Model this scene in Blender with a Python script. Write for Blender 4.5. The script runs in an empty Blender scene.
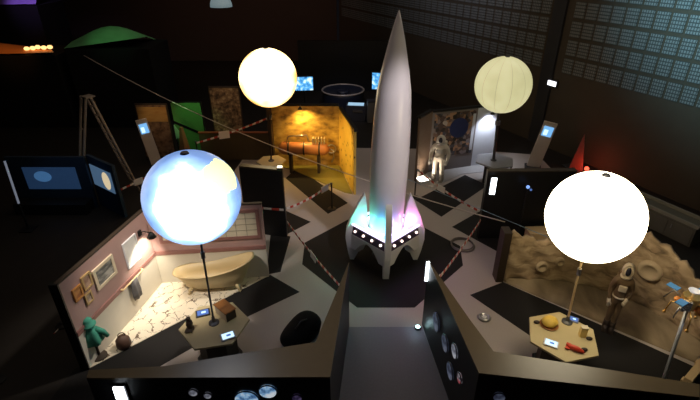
import bpy, bmesh, math, random
from mathutils import Vector, Matrix
random.seed(7)
PI = math.pi
C = bpy.context.scene.collection
SC = bpy.context.scene

# ------------------------------------------------------------------ camera
FPX = 467.0; TILT = math.radians(28.8); HC = 8.0
cam = bpy.data.cameras.new('camera'); cam.sensor_width = 36; cam.lens = FPX/700*36
cam.clip_end = 200
co = bpy.data.objects.new('camera', cam); C.objects.link(co)
co.location = (0, 0, HC); co.rotation_euler = (PI/2-TILT, 0, 0)
SC.camera = co
SC.view_settings.view_transform = 'Standard'; SC.view_settings.look = 'None'
SC.view_settings.gamma = 1; SC.view_settings.exposure = 0.0
try: SC.view_settings.use_curve_mapping = False
except Exception: pass

# survey helpers: photo sight line -> point on a real plane of the hall
def sight(px, py):
    u, v = px-350, 200-py
    return Vector((u, FPX*math.cos(TILT)+v*math.sin(TILT), v*math.cos(TILT)-FPX*math.sin(TILT)))
def G(px, py, z=0.0):                  # on a horizontal plane
    d = sight(px, py); t = (z-HC)/d.z; return Vector((d.x*t, d.y*t, z))
def D(px, py, Y):                      # on the plane y = Y
    d = sight(px, py); t = Y/d.y; return Vector((d.x*t, Y, HC+d.z*t))
def W(px, py, A, B):                   # on the upright wall through A, B -> (metres along A->B, height)
    d = sight(px, py); a = Vector((A[0], A[1])); e = (Vector((B[0], B[1]))-a); L = e.length; e /= L
    n = Vector((-e.y, e.x)); t = a.dot(n)/(d.x*n.x+d.y*n.y)
    p = d*t; return ((Vector((p.x, p.y))-a).dot(e), HC+p.z)

# ------------------------------------------------------------------ materials
MC = {}
def mat(name, col, rough=.6, metal=0, var=.12, scale=6, bump=0.0, emit=None, es=0, col2=None, spec=.5, stretch=None):
    if name in MC: return MC[name]
    m = bpy.data.materials.new(name); m.use_nodes = True; N = m.node_tree.nodes; K = m.node_tree.links
    b = N['Principled BSDF']; b.inputs['Roughness'].default_value = rough; b.inputs['Metallic'].default_value = metal
    b.inputs['Specular IOR Level'].default_value = spec
    tc = N.new('ShaderNodeTexCoord'); mp = N.new('ShaderNodeMapping'); nz = N.new('ShaderNodeTexNoise')
    if stretch: mp.inputs['Scale'].default_value = stretch
    nz.inputs['Scale'].default_value = scale; nz.inputs['Detail'].default_value = 5
    K.new(tc.outputs['Object'], mp.inputs['Vector']); K.new(mp.outputs['Vector'], nz.inputs['Vector'])
    mx = N.new('ShaderNodeMix'); mx.data_type = 'RGBA'
    c2 = col2 or tuple(c*(1-var) for c in col); c1 = col if col2 else tuple(min(1, c*(1+var)) for c in col)
    mx.inputs[6].default_value = (*c1, 1); mx.inputs[7].default_value = (*c2, 1)
    K.new(nz.outputs['Fac'], mx.inputs[0]); K.new(mx.outputs[2], b.inputs['Base Color'])
    if bump:
        bp = N.new('ShaderNodeBump'); bp.inputs['Strength'].default_value = bump; bp.inputs['Distance'].default_value = .02
        K.new(nz.outputs['Fac'], bp.inputs['Height']); K.new(bp.outputs['Normal'], b.inputs['Normal'])
    if emit:
        b.inputs['Emission Color'].default_value = (*emit, 1); b.inputs['Emission Strength'].default_value = es
    MC[name] = m; return m
def ramp(N, stops, interp='LINEAR'):
    r = N.new('ShaderNodeValToRGB'); r.color_ramp.interpolation = interp
    e = r.color_ramp.elements
    while len(e) < len(stops): e.new(.5)
    for i, (p, c) in enumerate(stops): e[i].position = p; e[i].color = (*c, 1)
    return r
def pattern(name, stops, kind='noise', scale=4, rough=.7, detail=6, emis=0, interp='LINEAR', stretch=(1,1,1), feature='F1', distort=0):
    if name in MC: return MC[name]
    m = bpy.data.materials.new(name); m.use_nodes = True; N = m.node_tree.nodes; K = m.node_tree.links
    b = N['Principled BSDF']; b.inputs['Roughness'].default_value = rough
    tc = N.new('ShaderNodeTexCoord'); mp = N.new('ShaderNodeMapping'); mp.inputs['Scale'].default_value = stretch
    K.new(tc.outputs['Object'], mp.inputs['Vector'])
    if kind == 'noise':
        t = N.new('ShaderNodeTexNoise'); t.inputs['Scale'].default_value = scale; t.inputs['Detail'].default_value = detail
        t.inputs['Distortion'].default_value = distort; out = t.outputs['Fac']
    else:
        t = N.new('ShaderNodeTexVoronoi'); t.feature = feature; t.inputs['Scale'].default_value = scale; out = t.outputs['Distance']
        if kind == 'cells': out = t.outputs['Color']
    K.new(mp.outputs['Vector'], t.inputs['Vector'])
    r = ramp(N, stops, interp); K.new(out, r.inputs['Fac']); K.new(r.outputs['Color'], b.inputs['Base Color'])
    if emis:
        K.new(r.outputs['Color'], b.inputs['Emission Color']); b.inputs['Emission Strength'].default_value = emis
    MC[name] = m; return m
def glow(name, col, s): return mat(name, tuple(c*.3 for c in col), .5, emit=col, es=s)

BLACK = mat('black_paint', (.010, .010, .011), .45, spec=.35)
BLACKM = mat('black_matt', (.008, .008, .009), .85, spec=.2)
DARK = mat('dark_grey', (.03, .03, .034), .5)
DBROWN = mat('dark_brown', (.035, .022, .014), .6)
CAP = mat('brown_board_edge', (.085, .055, .022), .4)
STEEL = mat('steel', (.45, .45, .47), .32, 1)
DSTEEL = mat('dark_steel', (.10, .10, .11), .4, .6)
WHITE = mat('white_paint', (.72, .72, .74), .4)
CREAM = mat('cream_board', (.62, .55, .42), .6)
TABLE = mat('pale_ply', (.56, .46, .26), .5, var=.08, scale=3)
WOOD = mat('orange_wood', (.42, .17, .04), .45, col2=(.28, .10, .02), stretch=(1, 8, 8))
LWOOD = mat('light_wood', (.62, .45, .24), .55, stretch=(1, 9, 9))

# ------------------------------------------------------------------ mesh helpers
def bm_(): return bmesh.new()
def box(b, c, s, rz=0, M=None):
    r = bmesh.ops.create_cube(b, size=1)
    X = Matrix.Translation(c) @ Matrix.Rotation(rz, 4, 'Z') @ Matrix.Diagonal((*s, 1))
    bmesh.ops.transform(b, matrix=(M @ X if M else X), verts=r['verts']); return b
def cyl(b, p0, p1, r0, r1=None, n=16, caps=True):
    p0, p1 = Vector(p0), Vector(p1); d = p1-p0
    r = bmesh.ops.create_cone(b, cap_ends=caps, segments=n, radius1=r0, radius2=r0 if r1 is None else r1, depth=d.length)
    X = Matrix.Translation((p0+p1)/2) @ d.to_track_quat('Z', 'Y').to_matrix().to_4x4()
    bmesh.ops.transform(b, matrix=X, verts=r['verts']); return b
def ball(b, c, r, n=24, s=(1, 1, 1)):
    q = bmesh.ops.create_uvsphere(b, u_segments=n, v_segments=n//2, radius=r)
    bmesh.ops.transform(b, matrix=Matrix.Translation(c) @ Matrix.Diagonal((*s, 1)), verts=q['verts']); return b
def prism(b, poly, z0, z1):
    lo = [b.verts.new((p[0], p[1], z0)) for p in poly]; hi = [b.verts.new((p[0], p[1], z1)) for p in poly]
    n = len(poly); b.faces.new(hi); b.faces.new(lo[::-1])
    for i in range(n): b.faces.new((lo[i], lo[(i+1) % n], hi[(i+1) % n], hi[i]))
    bmesh.ops.recalc_face_normals(b, faces=b.faces[:]); return b
def slab(b, pts, nrm):                  # planar polygon given thickness along nrm
    nrm = Vector(nrm); a = [b.verts.new(Vector(p)) for p in pts]; c = [b.verts.new(Vector(p)+nrm) for p in pts]
    n = len(pts); b.faces.new(a[::-1]); b.faces.new(c)
    for i in range(n): b.faces.new((a[i], a[(i+1) % n], c[(i+1) % n], c[i]))
    bmesh.ops.recalc_face_normals(b, faces=b.faces[:]); return b
def lathe(b, prof, c=(0, 0, 0), n=40, cap=True):
    rings = []
    for r, z in prof:
        if r < 1e-5: rings.append([b.verts.new((c[0], c[1], c[2]+z))])
        else: rings.append([b.verts.new((c[0]+r*math.cos(2*PI*i/n), c[1]+r*math.sin(2*PI*i/n), c[2]+z)) for i in range(n)])
    for A, B in zip(rings, rings[1:]):
        for i in range(n):
            j = (i+1) % n
            if len(A) == 1 and len(B) == 1: continue
            if len(A) == 1: b.faces.new((A[0], B[j], B[i]))
            elif len(B) == 1: b.faces.new((A[i], A[j], B[0]))
            else: b.faces.new((A[i], A[j], B[j], B[i]))
    for R in (rings[0], rings[-1]):
        if cap and len(R) > 1: b.faces.new(R)
    bmesh.ops.recalc_face_normals(b, faces=b.faces[:]); return b
def tube(b, pts, r, n=8):
    pts = [Vector(p) for p in pts]; rings = []
    for i, p in enumerate(pts):
        d = (pts[min(i+1, len(pts)-1)]-pts[max(i-1, 0)]).normalized()
        q = d.to_track_quat('Z', 'Y'); rr = r[i] if isinstance(r, (list, tuple)) else r
        rings.append([b.verts.new(p+q @ Vector((rr*math.cos(2*PI*k/n), rr*math.sin(2*PI*k/n), 0))) for k in range(n)])
    for A, B in zip(rings, rings[1:]):
        for k in range(n): b.faces.new((A[k], A[(k+1) % n], B[(k+1) % n], B[k]))
    b.faces.new(rings[0][::-1]); b.faces.new(rings[-1]); bmesh.ops.recalc_face_normals(b, faces=b.faces[:]); return b
def torus(b, c, R, r, n=32, m=8, M=None, sy=1):
    g = [[b.verts.new((M or Matrix()) @ Vector(((R+r*math.cos(2*PI*j/m))*math.cos(2*PI*i/n), sy*(R+r*math.cos(2*PI*j/m))*math.sin(2*PI*i/n), r*math.sin(2*PI*j/m)))+Vector(c)) for j in range(m)] for i in range(n)]
    for i in range(n):
        for j in range(m): b.faces.new((g[i][j], g[(i+1) % n][j], g[(i+1) % n][(j+1) % m], g[i][(j+1) % m]))
    bmesh.ops.recalc_face_normals(b, faces=b.faces[:]); return b

def tag(o, label=None, cat=None, group=None, kind=None):
    if label: o['label'] = label
    if cat: o['category'] = cat
    if group: o['group'] = group
    if kind: o['kind'] = kind
    return o
def obj(name, b, m, parent=None, smooth=False, bevel=0, world=False, label=None):
    me = bpy.data.meshes.new(name)
    if world and parent:
        r = parent
        off = r.location.copy()
        while r.parent: r = r.parent; off += r.location
        bmesh.ops.translate(b, vec=-off, verts=b.verts)
    piv = None
    if not parent:
        xs = [v.co for v in b.verts]
        lo = Vector([min(v[i] for v in xs) for i in range(3)]); hi = Vector([max(v[i] for v in xs) for i in range(3)])
        piv = Vector(((lo.x+hi.x)/2, (lo.y+hi.y)/2, lo.z)); bmesh.ops.translate(b, vec=-piv, verts=b.verts)
    b.to_mesh(me); b.free()
    if smooth:
        for p in me.polygons: p.use_smooth = True
    for mm in (m if isinstance(m, (list, tuple)) else [m]): me.materials.append(mm)
    o = bpy.data.objects.new(name, me); C.objects.link(o)
    if parent: o.parent = parent
    else: o.location = piv
    if bevel:
        bv = o.modifiers.new('bevel', 'BEVEL'); bv.width = bevel; bv.segments = 2; bv.limit_method = 'ANGLE'
    if label: o['label'] = label
    return o
def thing(name, label, cat, loc=(0, 0, 0), rz=0, group=None):
    o = bpy.data.objects.new(name, None); o.empty_display_size = .2; C.objects.link(o)
    o.location = loc; o.rotation_euler = (0, 0, rz); return tag(o, label, cat, group)
def struct(name, b, m):
    o = obj(name, b, m); o['kind'] = 'structure'; return o
def lamp(name, kind, loc, power, col, target=None, parent=None, **kw):
    l = bpy.data.lights.new(name, kind); l.energy = power; l.color = col
    for k, v in kw.items(): setattr(l, k, v)
    o = bpy.data.objects.new(name, l); C.objects.link(o); o.location = loc
    if target is not None:
        o.rotation_euler = (Vector(target)-Vector(loc)).to_track_quat('-Z', 'Y').to_euler()
    return o
def wallframe(A, B):
    A, B = Vector((A[0], A[1], 0)), Vector((B[0], B[1], 0)); e = (B-A); L = e.length
    return A, math.atan2(e.y, e.x), L
def onwall(A, B, u, z, off=0.0):        # world point; off = metres into the room (left of A->B)
    A, rz, L = wallframe(A, B)
    return A+Vector((math.cos(rz)*u-math.sin(rz)*off, math.sin(rz)*u+math.cos(rz)*off, z)), rz

# ------------------------------------------------------------------ world
w = bpy.data.worlds.new('hall'); SC.world = w; w.use_nodes = True
w.node_tree.nodes['Background'].inputs[0].default_value = (.30, .26, .30, 1)
w.node_tree.nodes['Background'].inputs[1].default_value = .012

# ------------------------------------------------------------------ setting
FLOOR = mat('grey_carpet', (.40, .355, .335), .62, var=.1, scale=30, bump=.05)
FBLACK = mat('black_carpet', (.012, .011, .011), .75, var=.2, scale=30, spec=.25)
FDARK = mat('dark_hall_floor', (.018, .015, .013), .6, var=.3, scale=2, spec=.3)
FCORR = mat('slate_floor', (.21, .195, .225), .5, var=.12, scale=20, spec=.3)  # darker slate tone of the corridor floor
b = bm_()
def patch(poly, idx, z):
    f = b.faces.new([b.verts.new((p[0], p[1], z)) for p in poly])
    if f.normal.z < 0 or True:
        f.normal_update()
        if f.normal.z < 0: f.normal_flip()
    f.material_index = idx
patch([(-24, -2), (16, -2), (16, 42), (-24, 42)], 2, 0)
patch([(-5.9, 5.0), (-2.0, 4.9), (4.2, 4.9), (7.9, 5.2), (8.4, 10), (8.1, 18.6), (5.0, 19.2), (-.5, 19.4), (-4.5, 18.6), (-5.0, 12.5)], 0, .002)
patch([(-1.36, 10.75), (.18, 8.95), (1.62, 8.95), (3.2, 10.7), (3.32, 11.67), (1.9, 13.25), (-.07, 13.2), (-1.38, 11.85)], 1, .004)
patch([(-5.9, 7.02), (-2.2, 10.28), (-1.31, 9.55), (-2.6, 8.55), (-4.3, 6.9), (-5.0, 6.2), (-6.0, 6.2)], 1, .004)
patch([(-2.7, 14.2), (-1.28, 13.06), (-1.95, 12.34), (-3.6, 12.6)], 1, .004)
patch([(-2.3, 10.27), (-1.93, 10.4), (-1.85, 12.2), (-2.5, 12.4)], 1, .004)
patch([(-2.5, 16.3), (-2.15, 17.3), (-.07, 14.33), (-.74, 13.57)], 1, .004)
patch([(2.31, 14.55), (4.53, 16.6), (5.2, 15.7), (3.05, 13.38)], 1, .004)
patch([(3.28, 12.75), (4.43, 13.77), (6.2, 12.9), (6.2, 11.0), (4.5, 11.2)], 1, .004)
patch([(3.11, 9.43), (4.12, 9.96), (6.69, 7.75), (8.3, 6.3), (7.2, 5.3), (6.2, 5.3)], 1, .004)
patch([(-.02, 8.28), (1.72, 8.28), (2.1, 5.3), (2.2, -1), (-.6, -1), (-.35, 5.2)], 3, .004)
fl = bpy.data.meshes.new('floor'); b.to_mesh(fl); b.free()
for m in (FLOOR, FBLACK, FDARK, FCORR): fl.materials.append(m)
fo = bpy.data.objects.new('floor', fl); C.objects.link(fo); fo['kind'] = 'structure'

HALL = mat('hall_brown_wall', (.060, .045, .030), .8, scale=1.5)
struct('wall_back', box(bm_(), (-12.5, 37.2, 6), (23, .3, 12)), mat('hall_dark_wall', (.045, .028, .02), .85, scale=1))
struct('wall_left', box(bm_(), (-23.5, 18, 6), (.3, 40, 12)), mat('hall_dark_wall', (0,0,0)))
struct('ceiling', box(bm_(), (-3, 18, 12.1), (42, 42, .2)), BLACKM)
# right wall with its acoustic panels
WD = Vector((-.478, .878)).normalized(); WA = Vector((9.95, 17.35))-WD*15
WB = WA+WD*37.5
m = bpy.data.materials.new('acoustic_panel'); m.use_nodes = True; N = m.node_tree.nodes; K = m.node_tree.links
bs = N['Principled BSDF']; bs.inputs['Roughness'].default_value = .7
tc = N.new('ShaderNodeTexCoord'); sx = N.new('ShaderNodeSeparateXYZ'); K.new(tc.outputs['Object'], sx.inputs[0])
def mth(op, a, c=None):
    n = N.new('ShaderNodeMath'); n.operation = op
    for i, q in enumerate((a, c)):
        if q is None: continue
        if isinstance(q, (int, float)): n.inputs[i].default_value = q
        else: K.new(q, n.inputs[i])
    return n.outputs[0]
fx = mth('ABSOLUTE', mth('SUBTRACT', mth('FRACT', mth('DIVIDE', sx.outputs[0], .0883)), .5))
fz = mth('ABSOLUTE', mth('SUBTRACT', mth('FRACT', mth('DIVIDE', sx.outputs[2], .1183)), .5))
sq = mth('LESS_THAN', mth('MAXIMUM', fx, fz), .33)
mx = N.new('ShaderNodeMix'); mx.data_type = 'RGBA'; mx.inputs[6].default_value = (.045, .05, .05, 1); mx.inputs[7].default_value = (.19, .20, .20, 1)
K.new(sq, mx.inputs[0]); K.new(mx.outputs[2], bs.inputs['Base Color'])
TILE = m
A3, rz, L = wallframe(WA, WB)
b = bm_()
box(b, (L/2, -.15, 6), (L, .3, 12))
for f in b.faces: f.material_index = 0
PX, PZ, TX, TS = .53, .71, .44, .59
UP = W(553, 50, WA, WB)[0]
for i in range(int(L/PX)):
    xx = (i+.5)*PX
    if abs(xx-UP) < .45: continue
    for k in range(13):
        zz = 3.25+(k+.5)*PZ
        if zz+.3 > 12: continue
        n0 = len(b.faces); box(b, (xx, .012, zz), (TX, .03, TS))
        b.faces.ensure_lookup_table()
        for f in b.faces[n0:]: f.material_index = 1
me = bpy.data.meshes.new('wall_right'); b.to_mesh(me); b.free(); me.materials.append(HALL); me.materials.append(TILE)
wr = bpy.data.objects.new('wall_right', me); C.objects.link(wr); wr.location = A3; wr.rotation_euler = (0, 0, rz); wr['kind'] = 'structure'
b = bm_(); box(b, (UP, .06, 6), (.6, .12, 12)); me = bpy.data.meshes.new('trim_1'); b.to_mesh(me); b.free(); me.materials.append(DARK)
t1 = bpy.data.objects.new('trim_1', me); C.objects.link(t1); t1.location = A3; t1.rotation_euler = (0, 0, rz); t1['kind'] = 'structure'
u, z = W(554, 83, WA, WB); p, _ = onwall(WA, WB, u, z, .09)
t = thing('emergency_light', 'small white glowing emergency light high on the brown wall', 'light', p, rz)
obj('housing', box(bm_(), (0, -.03, 0), (.46, .10, .26)), DARK, t); obj('diffuser', box(bm_(), (0, .04, 0), (.40, .05, .19)), glow('white_led', (.95, .95, 1), 2.2), t)

# ------------------------------------------------------------------ rocket
RX, RY = 1.01, 11.05
ROCK = mat('pearl_rocket', (.62, .58, .60), .28, var=.03, spec=.5)
FIN = mat('rocket_white', (.72, .72, .72), .35, var=.04)
r = thing('rocket', 'tall pearl-white model rocket on four fins in the hall centre', 'rocket', (RX-.04, RY, 0))
r.rotation_euler = (0, .017, 0)
obj('fuselage', lathe(bm_(), [(.28, .55), (.43, .62), (.455, 1.2), (.48, 2.0), (.492, 2.8), (.485, 3.5), (.462, 4.2), (.428, 4.72)], n=48, cap=False), ROCK, r, True)
obj('nose_cone', lathe(bm_(), [(.428, 4.72), (.405, 4.96), (.33, 5.4), (.19, 6.05), (.07, 6.52), (.02, 6.68), (0, 6.72)], n=48, cap=False), ROCK, r, True)
obj('engine_nozzle', lathe(bm_(), [(.2, .58), (.24, .4), (.34, .14), (.30, .14), (.2, .4), (0, .42)], n=32, cap=False), DSTEEL, r, True)
fp = [(.50, 1.3), (.56, 1.92), (.62, 2.14), (.76, 1.87), (.95, 1.45), (1.09, 1.05), (1.11, .72), (1.05, .34), (.97, .0), (.86, .0), (.74, .26), (.60, .36), (.50, .62)]
for k, th in enumerate((-PI/2, 0, PI/2, PI)):
    e = Vector((math.cos(th), math.sin(th), 0)); nn = Vector((-e.y, e.x, 0))
    b = bm_(); slab(b, [e*p[0]+Vector((0, 0, p[1]))-nn*.085 for p in fp], nn*.17)
    obj('fin', b, FIN, r, bevel=.012)
LEDP = mat('rocket_dark_band', (.035, .02, .05), .35)
STUD = glow('rocket_studs', (1, .78, .70), 2.5)
TRIM = glow('rocket_led_strip', (.8, .7, 1), 1.8)
for k, th in enumerate((-PI/2, 0, PI/2, PI)):
    th2 = th+PI/2
    a = Vector((math.cos(th), math.sin(th), 0)); c = Vector((math.cos(th2), math.sin(th2), 0)); out = (a+c).normalized()
    b = bm_(); q = [a*1.02+Vector((0, 0, .88)), c*1.02+Vector((0, 0, .88)), c*.98+Vector((0, 0, 1.16)), a*.98+Vector((0, 0, 1.16))]
    slab(b, q, -out*.05); pl = obj('skirt_panel', b, LEDP, r)
    b = bm_(); tube(b, [a*.99+Vector((0, 0, 1.19)), c*.99+Vector((0, 0, 1.19))], .035); obj('light_strip', b, TRIM, pl)
    for s in (.17, .39, .61, .83):
        pos = (a*(1-s)+c*s)*1.005+Vector((0, 0, 1.02))
        b = bm_(); ball(b, pos+out*.02, .038, 12); obj('stud_light', b, STUD, pl, True)
    arch = []
    for i in range(13):
        s = .22+.56*i/12; arch.append((a*s+c*(1-s))*1.03+Vector((0, 0, .46+.34*math.sin(PI*i/12))))
    b = bm_(); slab(b, [a*1.03+Vector((0, 0, .88)), a*1.05+Vector((0, 0, .42)), (a*.80+c*.20)*1.04+Vector((0, 0, .42))]+arch[::-1]+[(a*.20+c*.80)*1.04+Vector((0, 0, .42)), c*1.05+Vector((0, 0, .42)), c*1.03+Vector((0, 0, .88))], -out*.05); obj('arched_skirt', b, FIN, r)
    b = bm_(); slab(b, [a*.97+Vector((0, 0, 1.04)), c*.97+Vector((0, 0, 1.04)), c*.42+Vector((0, 0, 1.08)), a*.42+Vector((0, 0, 1.08))], (0, 0, .03)); obj('tray', b, FIN, r)
b = bm_(); torus(b, (0, 0, 1.16), .56, .03, 40); obj('led_ring', b, glow('ring_led', (.75, .75, 1), 4), r, True)
for k, (th, col) in enumerate(((-2.75, (.10, 1, .45)), (-2.0, (.10, .55, 1)), (-1.1, (.35, .35, 1)), (-.35, (1, .2, .5)), (1.6, (.6, .8, 1)))):
    lo = lamp('rocket_glow', 'POINT', (RX+.72*math.cos(th), RY+.72*math.sin(th), 1.36), 12, col, shadow_soft_size=.04)

# ------------------------------------------------------------------ globes on poles
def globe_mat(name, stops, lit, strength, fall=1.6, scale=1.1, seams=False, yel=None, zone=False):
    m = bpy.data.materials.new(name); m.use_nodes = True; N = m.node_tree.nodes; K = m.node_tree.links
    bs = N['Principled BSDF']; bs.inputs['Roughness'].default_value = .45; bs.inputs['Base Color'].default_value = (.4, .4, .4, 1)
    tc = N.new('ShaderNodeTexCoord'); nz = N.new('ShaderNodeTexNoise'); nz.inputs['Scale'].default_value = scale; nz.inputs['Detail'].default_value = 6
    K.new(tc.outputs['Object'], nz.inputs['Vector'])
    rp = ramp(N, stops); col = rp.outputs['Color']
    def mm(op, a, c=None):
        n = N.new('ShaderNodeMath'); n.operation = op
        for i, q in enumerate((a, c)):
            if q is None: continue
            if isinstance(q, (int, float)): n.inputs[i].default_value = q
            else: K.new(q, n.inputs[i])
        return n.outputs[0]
    if zone:                               # glare-bright centre painted into the ramp, fading to the limb colours
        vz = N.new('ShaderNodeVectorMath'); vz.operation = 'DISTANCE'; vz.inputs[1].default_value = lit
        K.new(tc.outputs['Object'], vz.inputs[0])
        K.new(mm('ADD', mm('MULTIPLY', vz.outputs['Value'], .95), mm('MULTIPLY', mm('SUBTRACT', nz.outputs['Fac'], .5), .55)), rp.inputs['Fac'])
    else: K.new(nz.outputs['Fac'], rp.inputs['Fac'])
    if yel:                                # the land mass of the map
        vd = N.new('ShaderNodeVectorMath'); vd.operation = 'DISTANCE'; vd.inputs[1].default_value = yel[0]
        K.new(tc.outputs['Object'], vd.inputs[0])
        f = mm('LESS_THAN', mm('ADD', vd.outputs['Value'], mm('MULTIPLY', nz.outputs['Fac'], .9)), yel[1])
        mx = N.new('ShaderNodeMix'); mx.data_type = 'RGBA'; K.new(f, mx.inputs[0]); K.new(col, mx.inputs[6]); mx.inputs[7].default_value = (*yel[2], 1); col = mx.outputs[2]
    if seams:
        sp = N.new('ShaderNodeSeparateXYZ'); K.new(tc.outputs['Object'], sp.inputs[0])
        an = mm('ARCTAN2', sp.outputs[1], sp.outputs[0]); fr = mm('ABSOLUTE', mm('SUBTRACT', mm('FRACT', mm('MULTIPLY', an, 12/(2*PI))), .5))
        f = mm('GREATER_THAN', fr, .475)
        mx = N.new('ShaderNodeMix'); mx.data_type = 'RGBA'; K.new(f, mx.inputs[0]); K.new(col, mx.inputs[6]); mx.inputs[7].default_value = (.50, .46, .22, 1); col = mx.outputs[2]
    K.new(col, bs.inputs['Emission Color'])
    if lit:                                # no bulb inside: emission painted stronger near an off-centre point
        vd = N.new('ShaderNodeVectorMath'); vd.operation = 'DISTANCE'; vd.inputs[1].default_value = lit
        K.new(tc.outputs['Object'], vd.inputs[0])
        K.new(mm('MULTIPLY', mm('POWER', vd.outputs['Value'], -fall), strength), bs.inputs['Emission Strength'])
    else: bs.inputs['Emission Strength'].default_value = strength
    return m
def globe(name, label, ctr, R, foot, gm, polem, polecat='globe', n=48, thin=.022):
    g = thing(name, label, 'globe', foot)
    f = Vector(foot); c = Vector(ctr)-f
    b = bm_(); ball(b, (0, 0, 0), R, n); s = obj('globe_skin', b, gm, g, True); s.location = c
    top = c-Vector((0, 0, R*.98)); b = bm_(); cyl(b, (0, 0, .02), top, thin, n=12); obj('pole', b, polem, g)
    b = bm_(); lathe(b, [(.11, 0), (.11, .025), (.04, .05), (.035, .16), (0, .16)], n=24); obj('pole_foot', b, DSTEEL, g)
    b = bm_(); d = top.normalized(); cyl(b, top-d*.5, top-d*.35, thin*1.9, n=12); obj('collar', b, STEEL, g)
    b = bm_(); lathe(b, [(.13, -.03), (.12, .03), (.05, .05), (0, .05)], c=top, n=20); obj('inflation_collar', b, DSTEEL, g)
    b = bm_(); lathe(b, [(.08, 0), (.06, .03), (0, .035)], c=c+Vector((0, 0, R*.995)), n=20); obj('top_valve', b, DSTEEL, g)
    return g
TZ = .95
LF = G(214, 323, TZ); RF = G(567, 322, TZ)
EARTH = globe_mat('earth_globe_skin', [(.42, (1, .97, .93)), (.53, (.36, .44, .55)), (.62, (.08, .135, .22)), (.80, (.026, .055, .125))], (.16, -.42, .10), 4.6, 1.3, 1.5, yel=((.68, -.16, .50), .84, (.26, .28, .10)), zone=True)  # blue and land are map print; the white centre is painted glare
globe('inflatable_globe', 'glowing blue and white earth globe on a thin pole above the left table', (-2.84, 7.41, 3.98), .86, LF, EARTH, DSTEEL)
MOON = globe_mat('moon_globe_skin', [(.70, (1, .90, .66)), (.84, (.8, .66, .40)), (.93, (.32, .25, .11))], (-.07, -.12, .06), 8.5, .6, 1.6, zone=True)  # yellow limb painted in as glow falloff
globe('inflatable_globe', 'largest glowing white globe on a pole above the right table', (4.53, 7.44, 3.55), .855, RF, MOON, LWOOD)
WARM = globe_mat('warm_globe_skin', [(.70, (1, .86, .55)), (.86, (.8, .55, .22)), (.98, (.34, .17, .04))], (.06, -.22, .10), 4.2, 1.2, 1.5, zone=True)  # orange limb likewise painted into the emission colours
PALE = globe_mat('pale_globe_skin', [(.3, (.80, .76, .42)), (.7, (.62, .58, .28))], None, .82, seams=True)

def hextable(label, c, R, rz, top_m, ht=TZ):
    t = thing('display_table', label, 'table', (c[0], c[1], 0), rz)
    hx = [(R*math.cos(k*PI/3), R*math.sin(k*PI/3)) for k in range(6)]
    b = bm_(); prism(b, hx, ht-.05, ht); obj('tabletop', b, top_m, t, bevel=.006)
    b = bm_(); prism(b, [(x*.55, y*.55) for x, y in hx], .06, ht-.05); obj('pedestal', b, DBROWN, t)
    b = bm_(); prism(b, [(x*.66, y*.66) for x, y in hx], .006, .06); obj('plinth', b, BLACK, t)
    return t
hextable('hexagonal pale ply table under the blue and white globe', (-2.86, 7.38), .73, .21, TABLE)
hextable('hexagonal pale ply table under the largest white globe', (4.36, 7.06), .73, .23, TABLE)

# far globes and their pedestals
def drum(label, c, R, ht, m):
    t = thing('display_table', label, 'table', (c[0], c[1], 0))
    hx = [(R*math.cos(k*PI/3+.2), R*math.sin(k*PI/3+.2)) for k in range(6)]
    b = bm_(); prism(b, hx, ht-.05, ht); obj('tabletop', b, m, t)
    b = bm_(); prism(b, [(x*.5, y*.5) for x, y in hx], .006, ht-.05); obj('pedestal', b, BLACK, t)
drum('hexagonal table behind the black screen wall under the warm globe', (-2.93, 15.95), .55, .9, TABLE)
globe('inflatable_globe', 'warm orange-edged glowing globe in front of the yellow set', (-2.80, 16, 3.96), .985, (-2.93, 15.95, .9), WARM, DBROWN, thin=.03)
drum('hexagonal grey table under the pale ribbed globe', (5.4, 16.0), .75, .9, mat('grey_top', (.28, .28, .30), .35))
globe('inflatable_globe', 'dim pale yellow globe with ribbed seams near the back corner', (5.27, 16, 3.72), .955, (5.36, 16.0, .9), PALE, DSTEEL, thin=.05)

# ------------------------------------------------------------------ things on the left table
SCR = glow('tablet_bright', (.55, .8, 1), 1.4); SCRB = glow('tablet_blue', (.12, .25, .75), .6); TFR = mat('tablet_frame', (.45, .47, .5), .4)
def tablet(label, px, py, sx_, sy_, rz, sm, fm=TFR):
    p = G(px, py, TZ); t = thing('tablet', label, 'tablet', p, rz)
    b = bm_(); box(b, (0, 0, .015), (sx_, sy_, .028)); obj('case', b, fm, t, bevel=.006)
    b = bm_(); box(b, (0, 0, .031), (sx_*.78, sy_*.72, .005)); s = obj('screen', b, sm, t)
    b = bm_(); box(b, (sx_*.05, 0, .0345), (sx_*.3, sy_*.26, .003)); obj('screen_picture', b, SCRB if sm is SCR else SCR, s)
tablet('bright white-blue tablet at the front edge of the left table', 228, 336.5, .30, .22, .45, SCR)
tablet('dim blue tablet beside the pole on the left table', 203, 313.5, .30, .22, .35, SCRB, DARK)
t = thing('wooden_box', 'orange wooden box with white end panel on the left table', 'box', G(226, 315, TZ), -.75)
b = bm_(); box(b, (0, 0, .11), (.42, .24, .22)); obj('box_body', b, mat('box_pale', (.62, .50, .36), .5), t, bevel=.006)
b = bm_(); box(b, (0, 0, .235), (.45, .27, .03)); obj('lid', b, WOOD, t, bevel=.006)
b = bm_(); box(b, (.217, 0, .11), (.012, .23, .20)); obj('end_panel', b, DBROWN, t)
t = thing('figurine', 'small dark seated figurine at the left edge of the left table', 'figurine', G(190.5, 329, TZ))
b = bm_(); lathe(b, [(.08, 0), (.085, .03), (.05, .06), (.075, .14), (.06, .22), (.03, .25), (0, .26)], n=20); obj('figurine_body', b, DBROWN, t, True)
b = bm_(); ball(b, (0, -.01, .29), .05, 16); obj('figurine_head', b, DBROWN, t, True)
b = bm_(); box(b, (0, -.08, .04), (.16, .12, .03)); obj('figurine_lap', b, DBROWN, t, bevel=.01)
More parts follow.
